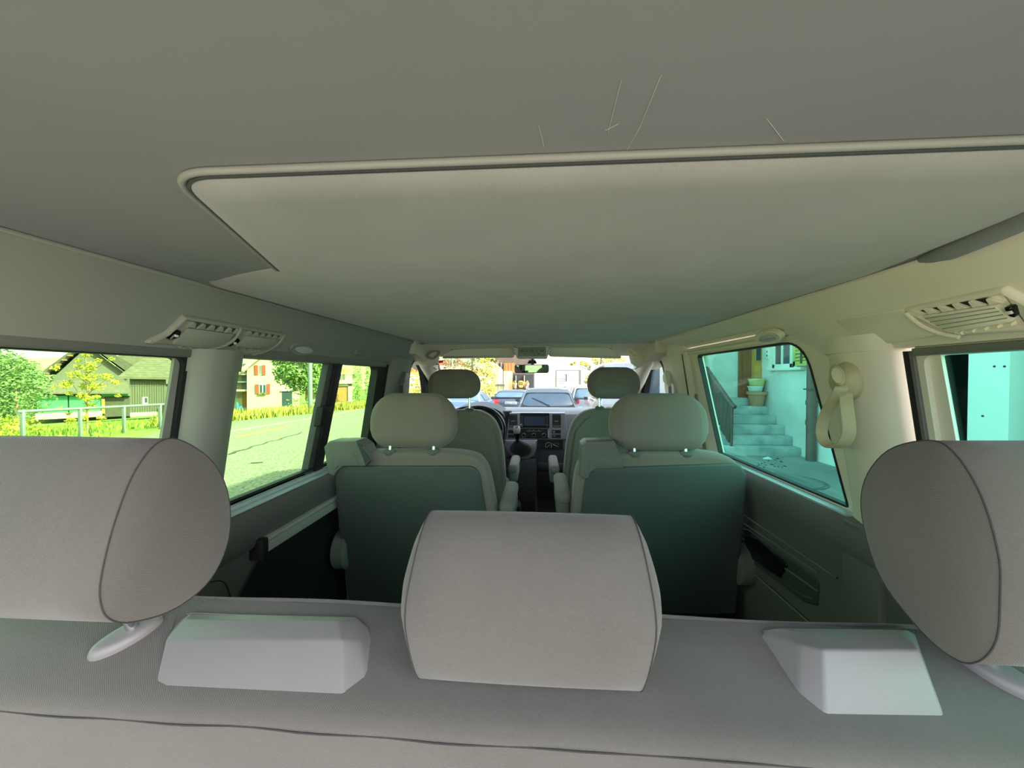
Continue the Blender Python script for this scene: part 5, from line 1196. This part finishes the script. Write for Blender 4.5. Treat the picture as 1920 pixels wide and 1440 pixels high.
# flower pots stacked on the top step
pc = at(1418, 757, Y=yk[4] + 0.14); pz = -1.69 + rise * 5
def pot(name, label, cx, cy, z, r0, r1, h, m, rim=0.02):
    t = thing(name, label, 'flower pot', (cx, cy, z), 'pots stacked on the steps')
    MB().tube([(cx, cy, z), (cx, cy, z + 0.004), (cx, cy, z + h * 0.78)], [r0 * 0.98, r0, r0 + (r1 - r0) * 0.78], 28).make('body', m, t, ang=50)
    MB().tube([(cx, cy, z + h * 0.78), (cx, cy, z + h * 0.79), (cx, cy, z + h), (cx, cy, z + h), (cx, cy, z + h - 0.03)], [r1 * 0.9, r1 + rim, r1 + rim, r1 - 0.01, r1 - 0.03], 28).make('rim', m, t, ang=40)
    return t
k_ = pc.y / F
pot('flower_pot', 'large terracotta pot at the bottom of the stack on the stone steps', pc.x, pc.y, pz, 10.5 * k_, 14.5 * k_, 26 * k_, TERRA)
pot('flower_pot', 'white plastic pot standing in the terracotta pot on the steps', pc.x - 2 * k_, pc.y, pz + 26.2 * k_, 10.5 * k_, 12 * k_, 9.5 * k_, WHITE, 0.006)
pot('flower_pot', 'square-looking yellowish pot topmost of the stack on the steps', pc.x, pc.y, pz + 36 * k_, 11.0 * k_, 13 * k_, 13 * k_, mat('ochre_plastic', (214, 196, 136), 0.7, 0.05, 6), 0.006)
# wall window with green shutter, house number plate, second shutter beyond the steps
wz0 = hw(1490, 689).z
W0, W1 = hw(1488, 680), hw(1450, 680)
yw0, yw1 = W0.y, W1.y
fm_ = MB()
for (ya_, yb_, za_, zb_) in ((yw0, yw0 + 0.09, wz0, 1.5), (yw1 - 0.10, yw1, wz0, 1.5), (yw0, yw1, wz0, wz0 + 0.09)): fm_.box(HX - 0.03, HX + 0.04, ya_, yb_, za_, zb_, 0.005)
hwn = fm_.make('window', WHITE, hr_)
MB().box(HX - 0.01, HX + 0.015, yw0 + 0.08, yw1 - 0.09, wz0 + 0.08, 1.5).make('pane', DARKGLASS, hr_, hwn)
MB().box(HX - 0.03, HX + 0.03, (yw0 + yw1) / 2 - 0.03, (yw0 + yw1) / 2 + 0.03, wz0 + 0.08, 1.5).make('mullion', WHITE, hr_, hwn)
MB().box(HX - 0.12, HX + 0.02, yw0 - 0.4, yw1 + 0.08, wz0 - 0.06, wz0, 0.008).make('window_sill', HOUSEWALL, hr_)
def shutter(parent, y0, y1, z0, z1, X=HX - 0.06):
    s_ = MB()
    for (ya_, yb_, za_, zb_) in ((y0, y0 + 0.07, z0, z1), (y1 - 0.07, y1, z0, z1), (y0, y1, z0, z0 + 0.10), (y0, y1, z0 + 0.62, z0 + 0.70)):
        s_.box(X - 0.025, X + 0.02, ya_, yb_, za_, zb_)
    o = s_.make('shutter', GREENSHUT, parent)
    n_ = int((z1 - z0 - 0.1) / 0.075)
    for k in range(n_):
        z = z0 + 0.11 + k * 0.075; MB().box(X - 0.02, X + 0.015, y0 + 0.06, y1 - 0.06, z, z + 0.05, R=Matrix.Rotation(radians(35), 3, 'Y')).make('slat', GREENSHUT, parent, o)
    MB().box(X - 0.045, X - 0.025, (y0 + y1) / 2 - 0.02, (y0 + y1) / 2 + 0.02, z0 + 0.05, z1).make('bar', WOODDARK, parent, o)
    return o
s0, s1 = hw(1523, 660, HX - 0.06).y, hw(1489, 660, HX - 0.06).y
shutter(hr_, s0, s1, hw(1500, 686, HX - 0.06).z, 1.5)
q = hw(1440, 663); pl_ = thing('doorbell_plate', 'small white doorbell plate on the plaster wall between door and window', 'plate', (HX, q.y, q.z))
MB().box(HX - 0.02, HX, q.y - 0.07, q.y + 0.07, q.z - 0.14, q.z + 0.14, 0.006).make('plate', WHITE, pl_); 
for dz in (-0.05, 0.05): MB().cyl((HX - 0.021, q.y, q.z + dz), (HX - 0.03, q.y, q.z + dz), 0.02).make('button', DARKPLASTIC, pl_)
# far return wall behind the railing, with another green shutter
yf_ = dw + 1.5
a = at(1303, 690, Y=dw - 0.05); b = at(1322, 640, Y=dw - 0.05)
sh2 = MB().box(a.x, b.x, dw - 0.08, dw - 0.03, a.z + 0.08, 1.6, 0.006).make('shutter', GREENSHUT, hr_)
for k in range(8): MB().box(a.x + 0.06, b.x - 0.06, dw - 0.10, dw - 0.075, a.z + 0.2 + 0.13 * k, a.z + 0.28 + 0.13 * k).make('slat', GREENSHUT, hr_, sh2)
MB().box(3.2, HX, dw + 0.02, dw + 0.4, -1.9, 3.9).make('far_wall', HOUSEWALL, hr_)
# crumbs of litter at the foot of the steps
mb = MB(); rnd2 = random.Random(3)
for _ in range(26):
    q = og(rnd2.uniform(1420, 1475), rnd2.uniform(858, 878)); r_ = rnd2.uniform(0.01, 0.03)
    mb.hull([(q.x + r_ * cos(2 * pi * k / 6), q.y + r_ * sin(2 * pi * k / 6), -1.675) for k in range(6)] + [(q.x, q.y, -1.662)])
o = mb.make('soil_crumbs', BLACK, Vector((4.3, 8.3, -1.675))); o['kind'] = 'stuff'; o['label'] = 'dark soil crumbs scattered at the foot of the stone steps'; o['category'] = 'soil'
q = og(1438, 862); single(MB().hull([(q.x + dx, q.y + dy, -1.676 + dz) for dx, dy, dz in ((-.09, -.04, 0), (.09, -.05, 0), (.07, .05, 0), (-.06, .06, 0), (0, 0, .05), (.05, .01, .04))], 0.004), 'paper_scrap', WHITE, (q.x, q.y, -1.676), 'crumpled white paper scrap on the pavement before the steps', 'paper')

# ================================================================== CARS AHEAD
def car(name, label, cx, y0, w, L_, h, zg, col, kind, plate=None, boxy=0.0, glassm=None):
    """rear view car: lofted body, glass, lamps, bumper, wheels"""
    t = thing(name, label, 'car', (cx, y0 + L_ / 2, zg)); Z = lambda z: zg + z
    hb = w / 2
    if kind == 'hatch': st = [(0.0, .42, .86, .90, .80), (0.06, .25, .95, .99, .86), (0.16, .22, .96, 1.10, .84), (0.46, .20, .96, h - .03, .74), (0.7, .2, .96, h, .74), (1.9, .2, .95, h - .01, .74), (2.7, .2, .93, h - .12, .70), (3.3, .22, .90, .93, .78), (L_ - .3, .25, .76, .78, .74), (L_, .4, .6, .62, .6)]
    elif kind == 'sedan': st = [(0.0, .42, .90, .92, .80), (0.06, .25, .98, 1.0, .84), (0.40, .22, 1.0, 1.02, .82), (1.15, .20, .97, h - .03, .70), (1.6, .2, .96, h, .70), (2.4, .2, .95, h - .02, .70), (3.2, .22, .92, .95, .80), (L_ - .3, .25, .80, .82, .76), (L_, .4, .6, .62, .6)]
    else: st = [(0.0, .42, 1.0, 1.02, .90), (0.05, .3, 1.05, 1.25, .90), (0.16, .28, 1.1, h - .06, .86), (0.3, .28, 1.1, h, .86), (L_ - 1.6, .28, 1.1, h, .86), (L_ - .8, .3, 1.05, 1.15, .86), (L_ - .1, .3, .8, .82, .8), (L_, .45, .6, .62, .6)]
    rings = []
    for (dy, zb, zl, zr, k) in st:
        wr = hb * (k if zr > zl + .06 else .93); half = [(hb * .88, zb), (hb * .97, zb + .10), (hb, .60 if zl > .65 else zl * .8), (hb * .985, zl - .04), (hb * .95, zl)]
        rr = [(wr + (hb * .95 - wr) * .35, zl + (zr - zl) * .55), (wr, zr - min(.05, (zr - zl) * .3)), (wr * .90, zr - .018), (wr * .5, zr + .012)]
        pr = half + rr; ring = [(cx + x, y0 + dy, Z(z)) for x, z in pr] + [(cx - x, y0 + dy, Z(z)) for x, z in pr[::-1]]
        rings.append(ring)
    body = MB().loft(rings).make('body', col, t, ang=45)
    GL = glassm or SKYGLASS
    i0, i1 = {'hatch': (2, 3), 'sedan': (2, 3), 'van': (1, 2)}[kind]
    (ya_, za_), (yb_, zb_) = (st[i0][0], st[i0][3]), (st[i1][0], st[i1][3])
    lo_, hi_ = {'hatch': (-.42, .62), 'sedan': (.06, .86), 'van': (.02, .84)}[kind]
    yA, zA, yB, zB = ya_ + (yb_ - ya_) * lo_, za_ + (zb_ - za_) * lo_, ya_ + (yb_ - ya_) * hi_, za_ + (zb_ - za_) * hi_
    wa, wb = hb * .84, hb * st[i1][4] * .90
    outw = Vector((0, -(zB - zA), (yB - yA))).normalized()
    fm = lambda u, v, d: tuple(Vector((cx + u, y0 + yA + (yB - yA) * v, Z(zA + (zB - zA) * v))) + outw * d)
    fr_ = MB().stack(rpoly([(-wa * 1.04, -.10), (wa * 1.04, -.10), (wb * 1.06, 1.10), (-wb * 1.06, 1.10)], [.04, .04, .1, .1]), [(0, -.05), (0, .012), (.01, .018)], fm).make('tailgate_frame', BLACKGLOSS if kind == 'hatch' else col, t)
    rw = MB().stack(rpoly([(-wa, 0), (wa, 0), (wb, 1), (-wb, 1)], [.24 if kind == 'hatch' else .05] * 4, 8), [(0, .0), (0, .02), (.006, .024)], fm).make('rear_window', GL, t)
    for sx in (-1, 1):
        sw_ = [(cx + sx * (hb * .955), y0 + st[i1][0] + .10, Z(.99)), (cx + sx * (hb * .955), y0 + L_ * .60, Z(.98)), (cx + sx * (hb * .76 if kind != 'van' else hb * .88), y0 + L_ * .52, Z(h - .12)), (cx + sx * (hb * .76 if kind != 'van' else hb * .88), y0 + st[i1][0] + .25, Z(h - .12))]
        MB().loft([sw_, [Vector(q) + Vector((sx * .025, 0, .005)) for q in sw_]]).make('side_window', GL, t)
        MB().hull([(cx + sx * hb * a_, y0 + dy, Z(z)) for a_, dy, z in ((.985, -.01, .70), (.62, -.035, .72), (.60, -.03, .90), (.97, .02, .95), (1.01, .28, .93), (1.012, .25, .74))], .01).make('tail_light', TAILRED, t)
        m_ = MB().hull([(cx + sx * (hb + a_), y0 + L_ * .57 + b_, Z(z)) for a_, b_, z in ((.02, 0, .96), (.16, 0, .96), (.17, 0, 1.07), (.03, 0, 1.07), (.05, .12, .98), (.15, .12, 1.05))], .015).make('door_mirror', BLACK, t)
        for dy in (.75, L_ - .85):
            x_ = cx + sx * (hb - .12); wl = MB().tube([(x_ - .10, y0 + dy, Z(.32)), (x_ - .09, y0 + dy, Z(.32)), (x_ + .09, y0 + dy, Z(.32)), (x_ + .10, y0 + dy, Z(.32))], [.27, .32, .32, .27], 24).make('wheel', BLACK, t)
    MB().box(cx - hb * .96, cx + hb * .96, y0 - .06, y0 + .2, Z(.36), Z(.60), .04, 3).make('bumper', col if kind != 'van' else DARKPLASTIC, t)
    pz_ = .78 if plate else .5
    pq = MB().box(cx - .26, cx + .26, y0 - .075, y0 - .055, Z(pz_ - .057), Z(pz_ + .057), .004).make('number_plate', WHITE, t)
    if plate:
        cu = bpy.data.curves.new('plate_letters', 'FONT'); cu.body = plate; cu.size = .105; cu.align_x = 'CENTER'; cu.align_y = 'CENTER'; cu.extrude = .002
        tmp = bpy.data.objects.new('tmp', cu); COL.objects.link(tmp); dg = bpy.context.evaluated_depsgraph_get(); me = bpy.data.meshes.new_from_object(tmp.evaluated_get(dg)); bpy.data.objects.remove(tmp)
        for v in me.vertices: v.co = Vector((cx + v.co.x * 1.12, y0 - .078 - v.co.z, Z(pz_) + v.co.y)) - Vector(t['_b'])
        me.materials.clear(); me.materials.append(BLACK); lo = bpy.data.objects.new('plate_letters', me); COL.objects.link(lo); lo.parent = pq; lo['_b'] = t['_b']
    return t, fm
PAINT = lambda n, c, mtl=0.4: mat(n, c, 0.25, 0.03, 3, metal=mtl, coat=0.6)
cS = at(1027, 760, Y=10.2).x
sil, fm = car('silver_hatchback', 'silver hatchback with round-cornered rear window and wiper straight ahead of the van', cS, 10.2, 1.66, 3.8, 1.44, -1.74, PAINT('silver_paint', (120, 128, 134)), 'hatch')
MB().tube([fm(.02, .02, .035), fm(-.16, .28, .04), fm(-.42, .62, .035)], [.016, .013, .008], 8).make('rear_wiper', BLACK, sil)
MB().tube([fm(.02, .0, .01), fm(.02, .0, .05)], .035, 12).make('wiper_pivot', BLACK, sil)
for sx in (-1, 1): MB().tube([(cS + sx * .58, 10.75, -.31), (cS + sx * .60, 11.2, -.27), (cS + sx * .60, 12.3, -.28), (cS + sx * .58, 12.6, -.32)], .018, 8).make('roof_rail', ALU, sil)
for sx in (-.33, .36): MB().box(cS + sx - .13, cS + sx + .13, 11.5, 11.6, -.72, -.46, .04, 3).make('headrest', BLACK, sil)
pc_ = at(958, 765, Y=17).x
car('dark_sedan', 'dark blue-grey car with red tail light and white number plate, left of the silver hatchback', pc_, 17, 1.72, 4.4, 1.33, -1.90, PAINT('dark_blue_paint', (74, 88, 108)), 'hatch', 'RAG 406', glassm=SKYGLASS)
car('blue_car', 'blue car parked beyond the driver headrest', -2.72, 12.0, 1.72, 4.2, 1.32, -1.78, PAINT('blue_paint', (92, 120, 158)), 'sedan')
cW = at(1110, 760, Y=16.6).x
car('white_estate', 'white estate car with dark glass between the silver hatchback and the white van', cW, 16.6, 1.76, 4.4, 1.50, -1.84, PAINT('white_paint', (196, 200, 204), 0.0), 'hatch')
cV = (at(1126, 700, Y=11.2).x + at(1262, 700, Y=11.2).x) / 2
car('white_van', 'tall white van with bluish rear window ahead on the right', cV, 11.2, 2.0, 4.9, 2.22, -1.76, PAINT('van_white_paint', (200, 204, 208), 0.0), 'van')

# ================================================================== BUILDINGS AND PLANTS AHEAD
p = at(1090, 770, Y=27); fw_ = Fac(p, radians(-6))
wb_ = thing('white_building', 'bright white rendered building with a slatted garage shutter, straight ahead', 'building', p)
fw_.plate(((1001, 800), (1001, 560), (1300, 560), (1300, 800)), -9, 0).make('wall', WHITEWALL, wb_)
fr_ = fw_.rect(1042.5, 693.5, 1089.5, 745, 0.0, 0.10).make('shutter_frame', MIDPLASTIC, wb_)
(u0, w1), (u1, w0) = fw_.hit(1043.5, 696), fw_.hit(1084.5, 745)
for k in range(13):
    ww = w1 - (w1 - w0) * k / 13; MB().stack(rect(u0, u1, ww - (w1 - w0) / 13 * .86, ww), [(0, 0.08), (0, .14), (.01, .15)], fw_.map).make('shutter_slat', WHITE, wb_)
fw_.rect(1061.5, 701, 1063, 715, .15, .2).make('shutter_handle', DARKPLASTIC, wb_)
p = at(965, 770, Y=25.5); fo = Fac(p, radians(6))
ob = thing('old_barn', 'old dark timber barn with orange boards joined to the white building', 'barn', p)
fo.plate(((944, 790), (944, 690), (930, 676), (905, 668), (905, 640), (1002, 640), (1002, 790)), -6, 0).make('wall', WOODDARK, ob)
for k in range(7): fo.rect(945 + 2.9 * k, 681, 947.5 + 2.9 * k, 699, 0, .10 + .02 * (k % 2)).make('orange_board', mat('orange_boards', (196, 112, 60), .8, .15, 3, stretch=(8, 8, .6)), ob)
fo.rect(944, 696, 961, 740, 0, .16).make('pale_wall', mat('straw_plaster', (222, 196, 138), .9, .06, 3), ob)
for x, y0, y1 in ((933, 676, 735), (939, 680, 735), (966.5, 704, 726), (982, 704, 726)): fo.rect(x, y0, x + 1.2, y1, 0.0, .3).make('post', STUCCO, ob)
fo.rect(961.5, 702, 1000, 742, 0.0, .05).make('dark_opening', BLACK, ob)
fo.rect(928, 738 - 18, 946, 724, 0, .8).make('bench_board', WOODGREY, ob)
q = Vector(fo.map(*fo.hit(976.5, 721, .4), .4)); yl_ = thing('yellow_barrow', 'small yellow machine with two round holes standing in the dark barn opening', 'machine', q)
ymat = mat('machine_yellow', (226, 186, 62), .6, .05, 4)
P = fo.poly(((972, 716), (974, 714), (979, 714), (981.5, 716), (981.5, 724), (979.5, 727), (974, 727), (972, 724)), .4)
MB().stack(P, [(0, .2), (0, .5), (.04, .55)], fo.map).make('body', ymat, yl_)
for x in (974.8, 978.8):
    for y in (717.6, 720.8):
        a = fo.hit(x, y, .56); MB().stack([(a[0] + .05 * cos(2 * pi * k / 12), a[1] + .05 * sin(2 * pi * k / 12)) for k in range(12)], [(0, .54), (0, .57)], fo.map).make('hole', BLACK, yl_)
for k, (x, y) in enumerate(((965.5, 725), (988, 725))):
    a = Vector(fo.map(*fo.hit(x, y + 3, .5), .5)); tt = thing('clay_pot', ('clay pot left of the yellow machine in the barn opening', 'clay pot right of the yellow machine in the barn opening')[k], 'pot', a)
    MB().tube([a, a + Vector((0, 0, .22)), a + Vector((0, 0, .24)), a + Vector((0, 0, .30))], [.09, .12, .15, .15], 14).make('body', TERRA, tt); mb = MB(); leaf_cloud(mb, a + Vector((0, 0, .36)), (.16, .16, .12), 40, .05); mb.make('plant', LEAFYL, tt, smooth=False, kind='stuff')
# yellow-green trees and russet bushes ahead on the left
for k, (px, py, Y, bl, m_, lab) in enumerate((
    (917, 760, 23.5, [(0.0, 0.0, 1.72, 0.55, 0.47, 0.78), (0.23, 0.0, 2.5, 0.47, 0.47, 0.62), (-0.31, 0.0, 2.65, 0.47, 0.47, 0.62), (0.0, 0.0, 1.01, 0.62, 0.55, 0.55), (-0.23, 0.0, 3.28, 0.62, 0.55, 0.55)], LEAFYL, 'yellow-green tree just right of the driver headrest'),
    (900, 765, 22, [(0, 0, .6, .6, .5, .5), (.5, 0, .4, .5, .4, .4), (.2, 0, 1.0, .4, .4, .4)], BLADE, 'straggly olive bush beside the dark car'),
    (872, 750, 58, [(0.0, 0.0, 3.62, 3.62, 2.17, 2.9), (-2.17, 0.0, 5.8, 2.17, 1.74, 1.74), (2.17, 0.0, 6.52, 2.32, 2.03, 1.89)], LEAFDK, 'green tree behind the russet hedge ahead'),
    (780, 750, 24, [(-.4, 0, 1.2, .9, .7, .7), (.4, 0, 1.3, .7, .6, .7), (0, 0, 2.2, .6, .5, .5)], LEAFYL, 'yellow-green bush outside the left front door window'))):
    p = at(px, py, Y=Y); tree('roadside_tree', lab, (p.x, p.y, gz(p.x, p.y)), bl, m_, 420 if Y < 40 else 120, .09 if Y < 40 else .16, 1.6, .07)
RUS = mat('russet_leaves', (186, 98, 54), .8, .2, 2, rgb2=(206, 140, 84))
p = at(850, 720, Y=52); tree('russet_hedge', 'long russet hedge in front of the distant houses', (p.x, p.y, gz(p.x, p.y)), [(-2.84, 0.0, 1.28, 3.69, 1.14, 1.42), (1.42, 0.0, 1.28, 3.41, 1.14, 1.42), (-3.41, 0.0, 3.27, 1.99, 1.14, 0.71), (-1.14, 0.0, 3.12, 1.99, 1.14, 0.71), (1.14, 0.0, 3.27, 1.99, 1.14, 0.78), (2.84, 0.0, 3.12, 1.42, 1.14, 0.71), (-5.11, 0.0, 3.69, 1.42, 1.14, 1.14)], RUS, 300, .10, cat='hedge')
p = at(845, 700, Y=76); fd_ = Fac(p, radians(5)); dh = thing('distant_house', 'distant white house with a red tiled roof ahead on the left', 'house', p)
fd_.rect(824, 680, 868, 738, -6, 0).make('wall', WHITEWALL, dh)
fd_.plate(((818, 684), (832, 674), (862, 674), (874, 684)), -6.5, .5).make('roof', mat('red_roof_tiles', (170, 78, 56), .9, .1, 3), dh)
for x in (832, 850): 
    w = fd_.rect(x, 688, x + 5, 695, 0, .1).make('window', DARKGLASS, dh)
p = at(777, 706, Y=55); fd2 = Fac(p, radians(20)); dh2 = thing('distant_house', 'distant white gabled house seen through the left front door window', 'house', p)
fd2.rect(768, 690, 790, 730, -6, 0).make('wall', WHITEWALL, dh2); fd2.plate(((762, 694), (778, 678), (794, 694)), -6.5, .5).make('roof', mat('red_roof_tiles', (170, 78, 56)), dh2); fd2.rect(776, 694, 782, 700, 0, .1).make('window', DARKGLASS, dh2)
p = at(848, 690, Y=56); ut = thing('utility_pole', 'thin pale pole rising behind the russet hedge', 'pole', (p.x, p.y, -2.2)); MB().cyl((p.x, p.y, -2.2), (p.x, p.y, 3.2), .07).make('pole', STUCCO, ut); MB().box(p.x - .5, p.x + .5, p.y - .04, p.y + .04, 2.6, 2.7).make('cross_arm', STUCCO, ut)
p = at(885, 690, Y=27); bt = thing('pale_birch', 'pale slim tree trunk rising left of the yellow-green tree', 'tree', (p.x, p.y, -2.1)); MB().tube([(p.x, p.y, -2.1), (p.x + .02, p.y, 0), (p.x, p.y, 3)], [.09, .07, .05], 10).make('trunk', STUCCO, bt)
mb = MB()
for dz in (.5, .9, 1.3, 1.8, 2.3): leaf_cloud(mb, (p.x + rnd.uniform(-.4, .4), p.y, dz), (.45, .4, .25), 120, .06)
mb.make('foliage', LEAFYL, bt, smooth=False, kind='stuff')
# leafy twigs in front of the white building
p = at(1112, 690, Y=23); tw = thing('overhanging_tree', 'thin-leaved tree standing between the white building and the white van', 'tree', (p.x + .4, p.y, gz(p.x, p.y))); mb = MB()
for x, y, r in ((1072, 683, .12), (1078, 680, .12), (1092, 681, .2), (1100, 684, .2), (1108, 690, .22), (1112, 700, .25), (1104, 708, .2), (1120, 680, .25), (1135, 678, .3), (1150, 676, .3), (1165, 675, .3), (1098, 716, .15), (1126, 692, .25), (1115, 672, .3), (1140, 668, .3)):
    leaf_cloud(mb, at(x, y, Y=23 + rnd.uniform(-.4, .4)), (r, r, r * .8), int(900 * r), .045)
mb.make('foliage', LEAFYL, tw, smooth=False, kind='stuff')
MB().tube([(p.x + .4, p.y, gz(p.x, p.y)), (p.x + .35, p.y, -.5), (p.x + .5, p.y, 1.4)], [.10, .08, .05], 8).make('trunk', BARK, tw)
for x, y in ((1075, 682), (1100, 710), (1150, 677)): MB().tube([Vector((p.x + .4, p.y, .2)), at(x, y, Y=23)], [.03, .01], 6).make('branch', BARK, tw)
